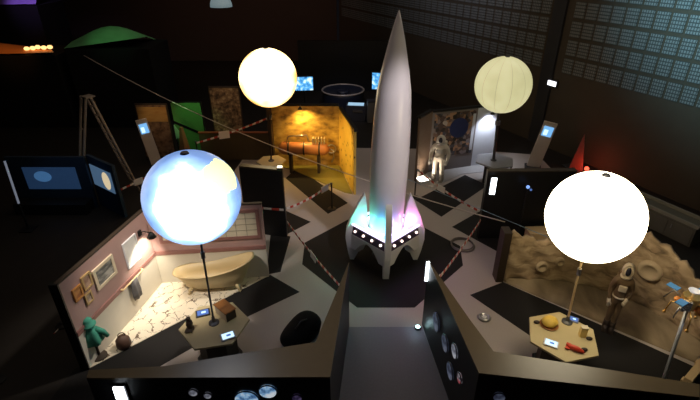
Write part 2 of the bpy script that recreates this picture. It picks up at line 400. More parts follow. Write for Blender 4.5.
# ------------------------------------------------------------------ things on the right table
tablet('white-framed tablet with blue screen on the right table', 551, 344, .28, .20, -.5, SCR, mat('tablet_white', (.7, .7, .7), .4))
tablet('blue-grey tablet behind the pole foot on the right table', 573.5, 320, .20, .16, -.5, SCRB, mat('tablet_bluegrey', (.2, .24, .4), .4))
t = thing('cheese_model', 'round yellow lumpy ball on the right table', 'model', G(549, 325, TZ+.002), .4)
b = bm_(); ball(b, (0, 0, .10), .17, 24, (1, .9, .62))
for v in b.verts: v.co += v.co.normalized()*random.uniform(-.008, .008)
obj('lump', b, mat('yellow_model', (.75, .50, .09), .55, bump=.3, scale=9), t, True)
b = bm_(); lathe(b, [(.18, 0), (.19, .02), (.17, .03), (0, .03)], n=24); obj('dish', b, WOOD, t)
t = thing('cardboard_box', 'upright pale yellow box on the right table', 'box', G(582, 336, TZ), -.15)
b = bm_(); box(b, (0, 0, .12), (.13, .10, .24)); obj('carton', b, mat('yellow_card', (.80, .62, .22), .5), t, bevel=.005)
b = bm_(); box(b, (0, 0, .2435), (.135, .105, .012)); obj('lid', b, CREAM, t)
t = thing('toy_rocket', 'small red toy lying on the right table', 'toy', G(574, 350, TZ), -.6)
b = bm_(); tube(b, [(-.15, 0, .05), (-.08, 0, .055), (.05, 0, .055), (.15, 0, .045), (.2, 0, .04)], [.03, .05, .055, .035, .006], 14); obj('toy_body', b, mat('toy_red', (.62, .05, .02), .4), t, True)
for s in (-1, 1):
    b = bm_(); box(b, (-.12, s*.06, .04), (.08, .06, .02)); obj('toy_fin', b, mat('toy_red', (0, 0, 0)), t)
for (px, py, lab) in ((584, 350.5, 'dark pebble beside the red toy on the right table'), (589, 339.5, 'dark pebble beside the pale yellow box on the right table'), (536.5, 323, 'dark pebble at the left corner of the right table')):
    p = G(px, py, TZ); b = bm_(); ball(b, (p.x, p.y, TZ+.03), .055, 16, (1.2, .8, .55))
    o = obj('pebble', b, DBROWN, None, True); tag(o, lab, 'stone', 'dark pebbles on the right table')

# ------------------------------------------------------------------ black partitions
def partition(label, plan, h, capm=CAP):
    cx = sum(p[0] for p in plan)/len(plan); cy = sum(p[1] for p in plan)/len(plan)
    t = thing('partition_wall', label, 'partition', (cx, cy, 0))
    loc = [(x-cx, y-cy) for x, y in plan]
    b = bm_(); prism(b, loc, .006, h-.04); obj('wall_body', b, BLACK, t)
    b = bm_(); prism(b, loc, h-.04, h); obj('top_board', b, capm, t)
    return t
# front left (bathroom sector | corridor), front right (corridor | moon sector)
FL = [(-.02, 8.3), (-.32, 5.2), (-4.22, 5.18), (-4.26, 5.34), (-3.05, 5.42), (-1.70, 5.72), (-.60, 5.95)]
FR = [(1.72, 8.36), (2.22, 6.5), (2.45, 5.74), (5.52, 5.06), (5.36, 4.82), (2.09, 5.28)]
partition('black partition left of the corridor with a broad brown top', FL, 1.9)
partition('black partition right of the corridor with round lit pictures', FR, 1.9)
LT = [(-1.95, 12.15), (-1.95, 12.33), (-3.2, 12.62), (-3.25, 12.42)]
partition('tall black screen wall behind the bathtub set', LT, 2.3)
RT = [(3.95, 12.08), (6.5, 12.12), (6.5, 12.30), (3.95, 12.26)]
partition('black screen wall behind the moon landscape set', RT, 2.3, mat('dim_board', (.05, .035, .025), .6))
# round pictures on the partitions
DISC = [pattern('lit_disc_blue', [(.35, (.04, .12, .30)), (.5, (.30, .55, .85)), (.62, (.85, .92, 1))], scale=7, emis=.55),
        pattern('lit_disc_dim', [(.35, (.03, .03, .06)), (.55, (.14, .17, .26)), (.7, (.30, .32, .42))], scale=8, emis=.25),
        pattern('lit_disc_grey', [(.35, (.10, .10, .14)), (.55, (.4, .42, .5)), (.7, (.75, .75, .8))], scale=9, emis=.35),
        pattern('lit_disc_red', [(.4, (.06, .03, .05)), (.5, (.5, .5, .55)), (.6, (.6, .10, .12))], scale=9, emis=.3)]
def roundpic(label, A, B, px, py, R, m):
    u, z = W(px, py, A, B); p, rz = onwall(A, B, u, z, .004)
    t = thing('round_picture', label, 'picture', p, rz)
    X = Matrix.Rotation(-PI/2, 4, 'X')
    b = bm_(); lathe(b, [(R, 0), (R, .03), (0, .03)], n=36); bmesh.ops.transform(b, matrix=X, verts=b.verts); obj('picture_disc', b, m, t)
    b = bm_(); torus(b, (0, .02, 0), R, .012, 36, 6, M=X); obj('rim', b, DSTEEL, t)
FWA, FWB = (-.32, 5.2), (-4.22, 5.18)     # front face, normal towards the camera is left of A->B
roundpic('largest round blue-lit picture low on the left black partition', FWA, FWB, 247, 398.5, .20, DISC[0])
roundpic('round blue-lit picture right of the largest one', FWA, FWB, 268, 390.5, .145, DISC[0])
roundpic('leftmost tiny round pale picture on the left black partition', FWA, FWB, 193.5, 391.5, .075, DISC[2])
roundpic('tiny round pale picture next to the leftmost one', FWA, FWB, 208, 394.5, .065, DISC[2])
roundpic('dim purple round picture near the corner of the left black partition', FWA, FWB, 297, 397, .085, pattern('lit_disc_purple', [(.4, (.03, .02, .06)), (.6, (.16, .12, .26))], scale=9, emis=.3))
RCA, RCB = (1.72, 8.36), (2.09, 5.28)
RCA, RCB = RCA, RCB
n_ = None
def rp(label, px, py, R, m): roundpic(label, RCB, RCA, px, py, R, m)
rp('round dim picture nearest the far tip of the corridor wall', 437, 322, .20, DISC[1])
rp('tall pair upper round dim blue picture on the corridor wall', 446, 343, .18, DISC[1])
rp('round pale blue picture on the corridor wall, brightest there', 455.5, 351, .14, DISC[2])
rp('round dim picture below the brightest one on the corridor wall', 451, 371, .17, DISC[1])
rp('small round red and white picture on the corridor wall', 460.5, 378, .10, DISC[3])
roundpic('dim round picture on the front face of the right black partition', (5.36, 4.82), (2.09, 5.28), 499, 396, .10, DISC[1])

def ledbar(label, p, h, wd, rz, s=6, lean=0):
    t = thing('light_bar', label, 'light', p, rz)
    b = bm_(); box(b, (0, .02, 0), (wd*1.3, .04, h*1.05)); obj('housing', b, DARK, t)
    b = bm_(); box(b, (0, -.015, 0), (wd, .04, h)); obj('tube', b, glow('led_tube', (.85, .93, 1), 5), t)
ledbar('bright white light bar at the tip of the right corridor partition', D(427, 271, 8.28), .52, .07, .2)
ledbar('bright white light bar at the tip of the screen wall under the pale globe', D(493, 186, 12.0), .52, .15, 0)
p, rz0 = onwall(FWA, FWB, W(122, 392, FWA, FWB)[0], W(122, 392, FWA, FWB)[1], .042)
ledbar('bright white light bar at the left end of the left black partition', p, .36, .16, 0)
t = thing('light_bar', 'small bright lamp on top right end of the tall black screen wall', 'light', (-2.02, 12.22, 2.3))
b = bm_(); box(b, (0, 0, .03), (.16, .12, .06)); obj('housing', b, DARK, t)
b = bm_(); box(b, (0, 0, .07), (.14, .10, .03)); obj('tube', b, glow('led_warm', (1, .85, .6), 3), t)
t = thing('bar_reflection_puck', 'small cyan-white glowing puck for the light bar reflection at the right corridor tip', 'light', (1.60, 8.22, 0))  # glowing puck added in place of the light bar's reflection
b = bm_(); lathe(b, [(.07, .004), (.08, .03), (.06, .07), (0, .07)], n=20); obj('housing', b, DARK, t)  # dark base of the added reflection puck, no lamp housing
b = bm_(); lathe(b, [(.055, .07), (.04, .09), (0, .095)], n=20); obj('lens', b, glow('cyan_reflection', (.6, 1, 1), 5), t)
lamp('bar_reflection_glow', 'POINT', (1.55, 8.15, .25), 1.2, (.6, .9, 1), shadow_soft_size=.05)  # point light added for the glow of that reflection

# ------------------------------------------------------------------ bathroom set
BB, BAx, BC = (-5.05, 9.92), (-5.60, 7.05), (-2.22, 10.22)    # corner, left front end, right end
HB = 2.25
PINK = mat('pink_wallpaper', (.40, .255, .235), .7, var=.06, scale=3)
DADO = mat('white_dado', (.62, .58, .50), .6, var=.05)
RAIL = mat('dusty_rose_rail', (.27, .13, .115), .5)
MOS = bpy.data.materials.new('crackle_floor'); MOS.use_nodes = True; N = MOS.node_tree.nodes; K = MOS.node_tree.links
bs = N['Principled BSDF']; bs.inputs['Roughness'].default_value = .5
tc = N.new('ShaderNodeTexCoord'); v = N.new('ShaderNodeTexVoronoi'); v.feature = 'DISTANCE_TO_EDGE'; v.inputs['Scale'].default_value = 4.2
nz = N.new('ShaderNodeTexNoise'); nz.inputs['Scale'].default_value = 5
n2 = N.new('ShaderNodeTexNoise'); n2.inputs['Scale'].default_value = 14
vm = N.new('ShaderNodeMix'); vm.data_type = 'VECTOR'; vm.inputs[0].default_value = .12
K.new(tc.outputs['Object'], vm.inputs[4]); K.new(n2.outputs['Color'], vm.inputs[5]); K.new(tc.outputs['Object'], n2.inputs['Vector'])
K.new(vm.outputs[1], v.inputs['Vector']); K.new(tc.outputs['Object'], nz.inputs['Vector'])
def mq(op, a, c):
    n = N.new('ShaderNodeMath'); n.operation = op
    for i, q in enumerate((a, c)):
        if isinstance(q, (int, float)): n.inputs[i].default_value = q
        else: K.new(q, n.inputs[i])
    return n.outputs[0]
ln = mq('LESS_THAN', v.outputs['Distance'], mq('MULTIPLY', mq('MAXIMUM', mq('SUBTRACT', nz.outputs['Fac'], .40), 0), .20))
mx = N.new('ShaderNodeMix'); mx.data_type = 'RGBA'; mx.inputs[6].default_value = (.74, .66, .52, 1); mx.inputs[7].default_value = (.13, .09, .06, 1)
K.new(ln, mx.inputs[0]); K.new(mx.outputs[2], bs.inputs['Base Color'])

bath = thing('bathroom_set', 'pink and white corner stage set of a bathroom with crackled floor', 'stage set', (-4.0, 9.3, 0))
def wallpart(name, A, B, z0, z1, th, m, parent, off=0):
    P0, r0 = onwall(A, B, 0, 0, off); P1, _ = onwall(A, B, wallframe(A, B)[2], 0, off)
    nn = Vector((-math.sin(r0), math.cos(r0), 0))
    b = bm_(); slab(b, [P0+Vector((0, 0, z0)), P1+Vector((0, 0, z0)), P1+Vector((0, 0, z1)), P0+Vector((0, 0, z1))], nn*th)
    return obj(name, b, m, parent, world=True)
for A, B in ((BB, BAx), (BC, BB)):
    wallpart('wall_panel', A, B, .0, HB, -.08, PINK, bath)
    wallpart('dado_panel', A, B, .01, .92, .02, DADO, bath)
    wallpart('dado_rail', A, B, .92, 1.03, .035, RAIL, bath)
    wallpart('top_rail', A, B, HB, HB+.04, -.09, DBROWN, bath)
P0, r0 = onwall(BB, BAx, wallframe(BB, BAx)[2], 0)
b = bm_(); prism(b, [(BAx[0]-.16, BAx[1]-.04), (BAx[0]+.02, BAx[1]-.04), (BAx[0]+.02, BAx[1]), (BAx[0]-.16, BAx[1]+.02)], 0, HB+.04); obj('end_post', b, BLACK, bath, world=True)
b = bm_(); prism(b, [(BAx[0]+.02, BAx[1]), (-5.03, 9.90), (BC[0], BC[1]-.02), (-2.3, 10.16)], .0, .02); obj('crackle_floor', b, MOS, bath, world=True)
# bathtub
t = thing('bathtub', 'tan slipper bathtub with a high right end against the pink wall', 'bathtub', (-3.54, 9.72, .03), .10)
def tubring(sx_, sy_, z, hi, n=36):
    out = []
    for k in range(n):
        a = 2*PI*k/n; cx, sy = math.cos(a), math.sin(a)
        x = sx_*math.copysign(abs(cx)**.7, cx); y = sy_*math.copysign(abs(sy)**.75, sy)
        lift = hi*max(0, x/sx_+.25)**1.6/1.43
        out.append((x+hi*.5*(z > .3)*max(0, x/sx_)*.35, y, z+lift))
    return out
b = bm_(); R_ = []
for a in ((.60, .20, .12, 0), (.72, .27, .18, 0), (.86, .31, .40, .10), (.98, .34, .56, .36), (1.02, .37, .585, .38), (.95, .31, .585, .37), (.84, .26, .40, .12), (.66, .21, .22, 0)):
    R_.append([b.verts.new(q) for q in tubring(*a)])
for A, B in zip(R_, R_[1:]):
    for k in range(36): b.faces.new((A[k], A[(k+1) % 36], B[(k+1) % 36], B[k]))
b.faces.new(R_[0][::-1]); b.faces.new(R_[-1]); bmesh.ops.recalc_face_normals(b, faces=b.faces[:])
obj('tub_shell', b, mat('tan_enamel', (.58, .45, .24), .45, var=.05), t, True)
for sx_ in (-.62, .62):
    for sy_ in (-.2, .2):
        b = bm_(); tube(b, [(sx_*.9, sy_*.9, .20), (sx_*1.02, sy_*1.1, .10), (sx_*1.0, sy_*1.05, .03), (sx_*1.08, sy_*1.15, .0)], [.05, .04, .03, .04]); obj('foot', b, mat('tan_enamel', (0, 0, 0)), t, True)
def framed(name, label, cat, A, B, px, py, wd, ht, fm, pm_, fw=.05, extra=None):
    u, z = W(px, py, A, B); p, rz = onwall(A, B, u, z, .002); t = thing(name, label, cat, p, rz)
    b = bm_()
    for s in (-1, 1):
        box(b, (s*(wd/2-fw/2), .02, 0), (fw, .04, ht)); box(b, (0, .02, s*(ht/2-fw/2)), (wd-2*fw, .04, fw))
    obj('frame', b, fm, t)
    b = bm_(); box(b, (0, .012, 0), (wd-2*fw, .02, ht-2*fw)); pc = obj('picture', b, pm_, t)
    if extra: extra(t, pc, wd-2*fw, ht-2*fw)
    return t
def lattice(t, pc, ww, hh):
    b = bm_()
    for k in range(1, 9): box(b, (-ww/2+ww*k/9, .026, 0), (.012, .01, hh))
    for k in range(1, 4): box(b, (0, .026, -hh/2+hh*k/4), (ww, .01, .012))
    obj('grid_lines', b, mat('grid_grey', (.30, .27, .2), .6), t)
framed('framed_map', 'wide framed cream panel with grid lines above the tub', 'picture', BC, BB, 209, 226, 2.55, .86, RAIL, CREAM, .085, lattice)
GOLD = mat('gilt_frame', (.42, .28, .12), .45)
framed('framed_picture', 'largest framed landscape picture on the left pink wall', 'picture', BB, BAx, 104, 272, .66, .52, mat('pale_frame', (.62, .52, .38), .5), pattern('landscape_print', [(.3, (.05, .05, .05)), (.5, (.18, .18, .17)), (.65, (.42, .40, .36))], scale=4, stretch=(1, 1, 3)), .07)
framed('framed_picture', 'small square framed picture left of the landscape picture', 'picture', BB, BAx, 86, 281, .26, .34, GOLD, pattern('portrait_print', [(.4, (.30, .17, .12)), (.6, (.45, .30, .22))], scale=9), .04)
framed('framed_picture', 'small framed picture low between the others on pink wall', 'picture', BB, BAx, 88, 297.5, .20, .26, GOLD, pattern('small_print', [(.4, (.25, .18, .14)), (.6, (.5, .38, .3))], scale=12), .035)
framed('framed_picture', 'orange framed picture nearest the front edge of pink wall', 'picture', BB, BAx, 77, 293, .24, .30, mat('orange_frame', (.45, .20, .05), .5), pattern('orange_print', [(.4, (.55, .25, .08)), (.6, (.35, .14, .05))], scale=6), .04)
framed('light_pool_pane', 'white framed pane painted pale for the light pool under the sconce on pink wall', 'pane', BB, BAx, 131, 251, .50, .70, WHITE, mat('light_pool_pale', (.80, .80, .78), .25), .04)  # pale colour stands for the sconce's bright wash on the wall
u, z = W(139, 233, BB, BAx); p, rz = onwall(BB, BAx, u, z, 0)
t = thing('wall_sconce', 'black wall lamp shining down on the left pink wall', 'lamp', p, rz)
b = bm_(); box(b, (0, .02, 0), (.10, .04, .14)); obj('wall_plate', b, BLACK, t)
b = bm_(); tube(b, [(0, .03, .02), (0, .16, .06), (0, .30, .04)], .014); obj('arm', b, BLACK, t)
b = bm_(); lathe(b, [(.03, .06), (.06, .02), (.11, -.08), (.105, -.08), (.05, .01), (0, .03)], c=(0, .32, 0), n=24, cap=False); obj('shade', b, BLACK, t, True)
b = bm_(); ball(b, (0, .32, -.04), .035, 12); obj('bulb', b, glow('sconce_bulb', (1, .9, .72), 20), t, True)
q, _ = onwall(BB, BAx, u, z-.10, .34); q2, _ = onwall(BB, BAx, u+.10, z-.75, .0)
lamp('sconce_light', 'SPOT', q, 130, (1, .88, .68), q2, spot_size=1.9, spot_blend=.8, shadow_soft_size=.05)
# towel on its rail
u, z = W(130, 279, BB, BAx); p, rz = onwall(BB, BAx, u, z, 0)
t = thing('towel_rail', 'wooden towel rail fixed along the white dado', 'rail', p, rz)
b = bm_(); cyl(b, (-.42, .09, 0), (.42, .09, 0), .018); obj('bar', b, LWOOD, t)
for s in (-.40, .40):
    b = bm_(); cyl(b, (s, .02, 0), (s, .10, 0), .022); obj('bracket', b, LWOOD, t)
p2, _ = onwall(BB, BAx, u, z-.02, .09)
t = thing('towel', 'dark grey towel hanging from the towel rail', 'towel', p2, rz)
b = bm_()
prof = [(.115, .035, .02), (.13, .04, -.15), (.15, .05, -.35), (.13, .05, -.52)]
rings = []
for (wx, dy, zz) in prof:
    rings.append([b.verts.new((wx*math.cos(2*PI*k/20)*(1+.1*math.cos(5*2*PI*k/20)), dy*math.sin(2*PI*k/20)*(1+.35*math.cos(5*2*PI*k/20)), zz)) for k in range(20)])
for A, B in zip(rings, rings[1:]):
    for k in range(20): b.faces.new((A[k], A[(k+1) % 20], B[(k+1) % 20], B[k]))
b.faces.new(rings[0]); b.faces.new(rings[-1]); bmesh.ops.recalc_face_normals(b, faces=b.faces[:])
obj('cloth', b, mat('grey_towel', (.10, .095, .10), .9), t, True)
# teal robe on a stand
pf = G(100, 357)
t = thing('coat_stand', 'teal robe and hat hung on a short dark stand by pink wall', 'coat stand', (pf.x, pf.y, .02), .3)
b = bm_(); lathe(b, [(.16, 0), (.16, .03), (.03, .06), (.025, .95), (0, .96)], n=20); obj('stand_post', b, DBROWN, t)
TEAL = mat('teal_cloth', (.06, .33, .24), .85, var=.2, scale=10)
b = bm_(); lathe(b, [(.15, .42), (.19, .46), (.17, .62), (.14, .78), (.06, .90), (0, .91)], n=24)
for v_ in b.verts:
    a = math.atan2(v_.co.y, v_.co.x); k = 1+.13*math.sin(5*a); v_.co.x *= k; v_.co.y *= k
obj('robe', b, TEAL, t, True)
b = bm_(); tube(b, [(.10, 0, .80), (.22, .02, .66), (.27, .04, .5)], [.06, .055, .045]); obj('sleeve', b, TEAL, t, True)
b = bm_(); tube(b, [(-.10, 0, .80), (-.21, -.02, .66), (-.24, -.04, .5)], [.06, .055, .045]); obj('sleeve', b, TEAL, t, True)
b = bm_(); lathe(b, [(.15, .93), (.15, .95), (.10, .97), (.095, 1.06), (.06, 1.10), (0, 1.11)], n=24); obj('hat', b, TEAL, t, True)
t = thing('leather_bag', 'dark brown bag beside the teal robe on crackled floor', 'bag', (pf.x+.42, pf.y+.30, .02), .5)
b = bm_(); lathe(b, [(.13, 0), (.16, .05), (.15, .2), (.08, .3), (0, .31)], n=20); obj('bag_body', b, mat('bag_brown', (.09, .045, .03), .6), t, True)
b = bm_(); torus(b, (0, 0, .33), .07, .012, 20, 6, M=Matrix.Rotation(PI/2, 4, 'X')); obj('handle', b, DBROWN, t, True)

# ------------------------------------------------------------------ yellow engine set
YA, YB, YC = (-.43, 17.5), (-3.05, 17.5), (.14, 14.95)
OCH = pattern('ochre_mural', [(.30, (.16, .10, .03)), (.45, (.42, .26, .06)), (.60, (.60, .40, .10)), (.75, (.70, .52, .18))], scale=3.2, detail=8, stretch=(1, 1, 1.6))
OCH2 = pattern('ochre_spots', [(.0, (.06, .03, .01)), (.13, (.10, .05, .01)), (.2, (.62, .40, .07)), (1, (.70, .45, .09))], kind='voronoi', scale=3.2)
yel = thing('engine_room_set', 'ochre yellow corner stage set with murals of machinery', 'stage set', (-1.4, 16.5, 0))
wallpart('wall_panel', YA, YB, 0, 2.5, -.08, OCH, yel); wallpart('wall_panel', YC, YA, 0, 2.4, -.08, OCH2, yel, 0)
wallpart('top_rail', YA, YB, 2.5, 2.58, -.14, BLACK, yel); wallpart('top_rail', YC, YA, 2.4, 2.48, -.14, BLACK, yel)
b = bm_(); prism(b, [(-3.05, 17.48), (-.45, 17.48), (.10, 14.97), (-.2, 15.1), (-2.25, 17.0)], .0, .02); obj('olive_floor', b, mat('olive_floor', (.20, .17, .03), .6), yel, world=True)
b = bm_(); box(b, (-3.10, 17.3, 1.25), (.14, .4, 2.5)); obj('end_post', b, DBROWN, yel, world=True)
# painted window-like band of the mural
t = thing('torpedo_engine', 'orange cylinder engine on cradle in front of the yellow mural', 'engine', (-1.78, 16.9, .02), -.04)
TOR = mat('copper_cylinder', (.50, .19, .06), .4, var=.15)
X = Matrix.Rotation(PI/2, 4, 'Y')
b = bm_(); tube(b, [(-.98, 0, .98), (-.90, 0, .98), (-.86, 0, .98), (.80, 0, .98), (.88, 0, .98), (.98, 0, .98)], [.14, .20, .25, .25, .20, .10], 24); obj('cylinder', b, TOR, t, True)
for s in (-.6, 0, .6):
    b = bm_(); tube(b, [(s-.03, 0, .98), (s+.03, 0, .98)], .265, 24); obj('band', b, DBROWN, t)
for s in (-.55, .55):
    b = bm_(); box(b, (s, 0, .37), (.10, .36, .74)); obj('cradle', b, DBROWN, t)
b = bm_(); tube(b, [(-.7, .05, 1.2), (-.6, .05, 1.45), (.1, .08, 1.5), (.2, .05, 1.2)], .03); obj('pipe', b, STEEL, t, True)
b = bm_()
for k in range(5): box(b, (.35+k*.11, .0, 1.32), (.035, .22, .22))
obj('cooling_fins', b, mat('pale_metal', (.55, .48, .36), .4, .4), t)
b = bm_(); tube(b, [(.95, 0, .98), (1.12, .05, .9), (1.15, .05, .6), (1.05, .02, .4)], .03); obj('hose', b, STEEL, t, True)
b = bm_(); torus(b, (1.06, -.05, 1.0), .17, .02, 24, 6, M=Matrix.Rotation(PI/2, 4, 'X')); obj('handwheel', b, STEEL, t, True)
p = D(300, 108, 17.15)
t = thing('picture_light', 'small amber lamp at the top of the yellow mural', 'lamp', p)
b = bm_(); tube(b, [(0, .26, .02), (0, .1, .10), (0, 0, .05)], .015); obj('arm', b, BLACK, t)
b = bm_(); lathe(b, [(.03, .05), (.09, -.05), (.085, -.05), (0, .03)], n=20, cap=False); obj('shade', b, BLACK, t)
b = bm_(); ball(b, (0, 0, -.03), .035, 12); obj('bulb', b, glow('amber_bulb', (1, .7, .2), 25), t, True)
lamp('amber_spot', 'SPOT', p+Vector((0, -.05, -.08)), 170, (1, .62, .16), p+Vector((.2, .25, -1.5)), spot_size=2.3, spot_blend=.9, shadow_soft_size=.06)
lamp('amber_flood', 'SPOT', p+Vector((-.5, -2.6, .3)), 480, (1, .66, .15), (0.0, 16.4, 1.0), spot_size=1.1, spot_blend=.9, shadow_soft_size=.1)

# ------------------------------------------------------------------ collage set with a white spacesuit
CA, CB = (5.85, 17.72), (3.1, 16.85); CL = (2.52, 16.02)
COLL = pattern('photo_collage', [(0, (.02, .015, .012)), (.3, (.06, .035, .03)), (.45, (.12, .07, .05)), (.55, (.16, .13, .13)), (.66, (.30, .17, .10)), (.78, (.05, .05, .07)), (.9, (.38, .33, .30)), (1, (.10, .06, .04))], kind='cells', scale=7.5, interp='CONSTANT')
PALEW = mat('pale_blue_panel', (.52, .54, .60), .6, var=.05)
col = thing('photo_panel_set', 'angled wall of photographs beside a pale white panel', 'stage set', (4.2, 17, 0))
Lc = wallframe(CA, CB)[2]
mid, _ = onwall(CA, CB, Lc*.33, 0)
wallpart('wall_panel', CA, mid, 0, 2.45, -.08, PALEW, col); wallpart('wall_panel', mid, CB, 0, 2.45, -.08, mat('greyish_panel', (.16, .14, .14), .6), col)
m2, _ = onwall(CA, CB, Lc*.36, 0); m3, _ = onwall(CA, CB, Lc*.97, 0)
wallpart('photo_collage', m2, m3, .62, 2.38, .02, COLL, col)
m4, _ = onwall(CA, CB, Lc*.40, 0)
wallpart('white_caption_strip', m2, m4, .75, 2.25, .03, PALEW, col)
m5, _ = onwall(CA, CB, Lc*.52, 0); m6, _ = onwall(CA, CB, Lc*.72, 0)
P5, r5 = onwall(CA, CB, Lc*.60, 1.75, .03)
b = bm_(); lathe(b, [(.40, 0), (.40, .02), (0, .02)], n=32); bmesh.ops.transform(b, matrix=Matrix.Translation(P5) @ Matrix.Rotation(r5, 4, 'Z') @ Matrix.Rotation(-PI/2, 4, 'X'), verts=b.verts); obj('round_blue_photo', b, mat('navy_photo', (.02, .03, .10), .4), col, world=True)
wallpart('wall_panel', CB, CL, 0, 2.5, -.08, mat('brown_panel', (.16, .11, .08), .6), col)
wallpart('top_rail', CA, CB, 2.45, 2.53, -.14, BLACK, col); wallpart('top_rail', CB, CL, 2.5, 2.58, -.14, BLACK, col)
b = bm_(); prism(b, [(2.55, 16.0), (3.12, 16.83), (5.85, 17.7), (5.9, 17.0), (4.4, 16.65), (3.1, 15.5)], 0, .02); obj('grey_floor', b, mat('pale_floor', (.36, .35, .36), .5), col, world=True)
q, rq = onwall(CA, CB, Lc*.16, 2.28, .25)
t = thing('spot_lamp', 'bright white spot lamp at the top of the pale panel', 'lamp', q, rq)
b = bm_(); tube(b, [(0, -.25, .1), (0, -.1, .14), (0, 0, .06)], .015); obj('arm', b, BLACK, t)
b = bm_(); lathe(b, [(.03, .07), (.09, -.04), (.085, -.04), (0, .03)], n=20, cap=False); obj('shade', b, BLACK, t)
b = bm_(); ball(b, (0, 0, -.02), .04, 12); obj('bulb', b, glow('white_bulb', (.9, .93, 1), 25), t, True)
q2, _ = onwall(CA, CB, Lc*.16, 1.3, 0)
lamp('panel_spot', 'SPOT', q+Vector((0, -.05, -.08)), 130, (.82, .88, 1), q2, spot_size=2.0, spot_blend=.9, shadow_soft_size=.05)
fp_ = G(423, 181, .02)
t = thing('floor_lamp_box', 'glaring white light box on the floor by the white spacesuit', 'light', fp_, .4)
b = bm_(); box(b, (0, 0, .05), (.50, .44, .10)); obj('box_body', b, WHITE, t)
b = bm_(); box(b, (0, 0, .105), (.44, .38, .014)); obj('diffuser', b, glow('floor_box_light', (1, .92, .78), 9), t)
lamp('floor_box_up', 'SPOT', fp_+Vector((0, 0, .2)), 70, (1, .82, .6), (3.3, 16.3, 1.2), spot_size=2.4, spot_blend=.9, shadow_soft_size=.15)

def mannequin(label, loc, rz, suit, trim, visor, pose, boots):
    t = thing('spacesuit', label, 'spacesuit', loc, rz)
    def sk(name, pts, edges, rad, m, sub=2):
        me = bpy.data.meshes.new(name); me.from_pydata(pts, edges, []); o = bpy.data.objects.new(name, me); C.objects.link(o); o.parent = t
        me.materials.append(m); md = o.modifiers.new('skin', 'SKIN'); md.use_smooth_shade = True
        sv = me.skin_vertices[0].data
        for i, r_ in enumerate(rad): sv[i].radius = (r_, r_); sv[i].use_root = i == 0
        o.modifiers.new('sub', 'SUBSURF').levels = sub; o.modifiers['sub'].render_levels = sub; return o
    P = pose
    pts = [(0, 0, .95), (0, 0, 1.12), (0, .01, 1.30), (0, 0, 1.44), (0, -.01, 1.52),
           P['le'][0], P['le'][1], P['le'][2], P['re'][0], P['re'][1], P['re'][2],
           P['ll'][0], P['ll'][1], P['ll'][2], P['rl'][0], P['rl'][1], P['rl'][2]]
    ed = [(0, 1), (1, 2), (2, 3), (3, 4), (3, 5), (5, 6), (6, 7), (3, 8), (8, 9), (9, 10), (0, 11), (11, 12), (12, 13), (0, 14), (14, 15), (15, 16)]
    rad = [.165, .165, .18, .14, .09, .095, .08, .06, .095, .08, .06, .125, .095, .075, .125, .095, .075]
    sk('suit_body', pts, ed, rad, suit)
    b = bm_(); ball(b, (0, -.01, 1.66), .165, 24, (1, 1, 1.05)); obj('helmet', b, trim, t, True)
    b = bm_(); ball(b, (0, -.075, 1.665), .125, 20, (.85, .9, 1.05)); h = obj('visor', b, visor, t, True)
    b = bm_(); torus(b, (0, -.115, 1.665), .128, .022, 28, 8, M=Matrix.Rotation(PI/2, 4, 'X'), sy=1.2); obj('visor_ring', b, trim, t, True)
    b = bm_(); torus(b, (0, 0, 1.50), .135, .03, 28, 8); obj('neck_ring', b, trim, t, True)
    b = bm_(); box(b, (0, .23, 1.26), (.40, .18, .58)); obj('backpack', b, suit, t, bevel=.05)
    b = bm_(); box(b, (0, -.20, 1.26), (.22, .07, .14)); obj('chest_pack', b, trim, t, bevel=.015)
    b = bm_(); torus(b, (0, 0, .98), .175, .022, 28, 8); obj('belt', b, trim, t, True)
    for k in ('ll', 'rl'):
        x, y, z = P[k][2]; b = bm_(); tube(b, [(x, y+.09, .06), (x, y, .075), (x, y-.12, .06), (x, y-.19, .05)], [.06, .085, .075, .045], 14); box(b, (x, y-.04, .02), (.16, .32, .04)); cyl(b, (x, y, .05), (x, y, .26), .095, .09); obj('boot', b, boots, t, True)
    for k in ('le', 're'):
        w_ = Vector(P[k][2]); d = (w_-Vector(P[k][1])).normalized(); sgn = 1 if k == 'le' else -1
        b = bm_(); tube(b, [w_-d*.02, w_+d*.06, w_+d*.11], [.06, .052, .04], 12)
        for f_ in range(4):
            o_ = Vector(((f_-1.5)*.022, 0, 0)); ln_ = (.07, .085, .08, .06)[f_]
            tube(b, [w_+d*.09+o_, w_+d*(.09+ln_*.6)+o_, w_+d*(.09+ln_)+o_+Vector((0, -.02, 0))], [.013, .012, .009], 8)
        tube(b, [w_+d*.03+Vector((-sgn*.04, -.01, 0)), w_+d*.08+Vector((-sgn*.07, -.03, 0)), w_+d*.12+Vector((-sgn*.065, -.05, 0))], [.017, .015, .011], 8)
        obj('glove', b, trim, t, True)
    return t
stand = dict(le=((.24, .0, 1.38), (.33, .02, 1.10), (.30, -.14, .88)), re=((-.24, 0, 1.38), (-.33, .02, 1.10), (-.33, -.10, .85)),
             ll=((.11, 0, .86), (.13, -.03, .50), (.14, 0, .16)), rl=((-.11, 0, .86), (-.13, -.03, .50), (-.14, 0, .16)))
mannequin('white spacesuit standing before the photograph wall', (3.36, 16.12, .02), -.35, mat('suit_white', (.72, .66, .58), .7, bump=.2), mat('suit_trim', (.6, .58, .56), .5), mat('visor_dark', (.03, .03, .05), .15), stand, mat('boot_grey', (.30, .27, .24), .7))

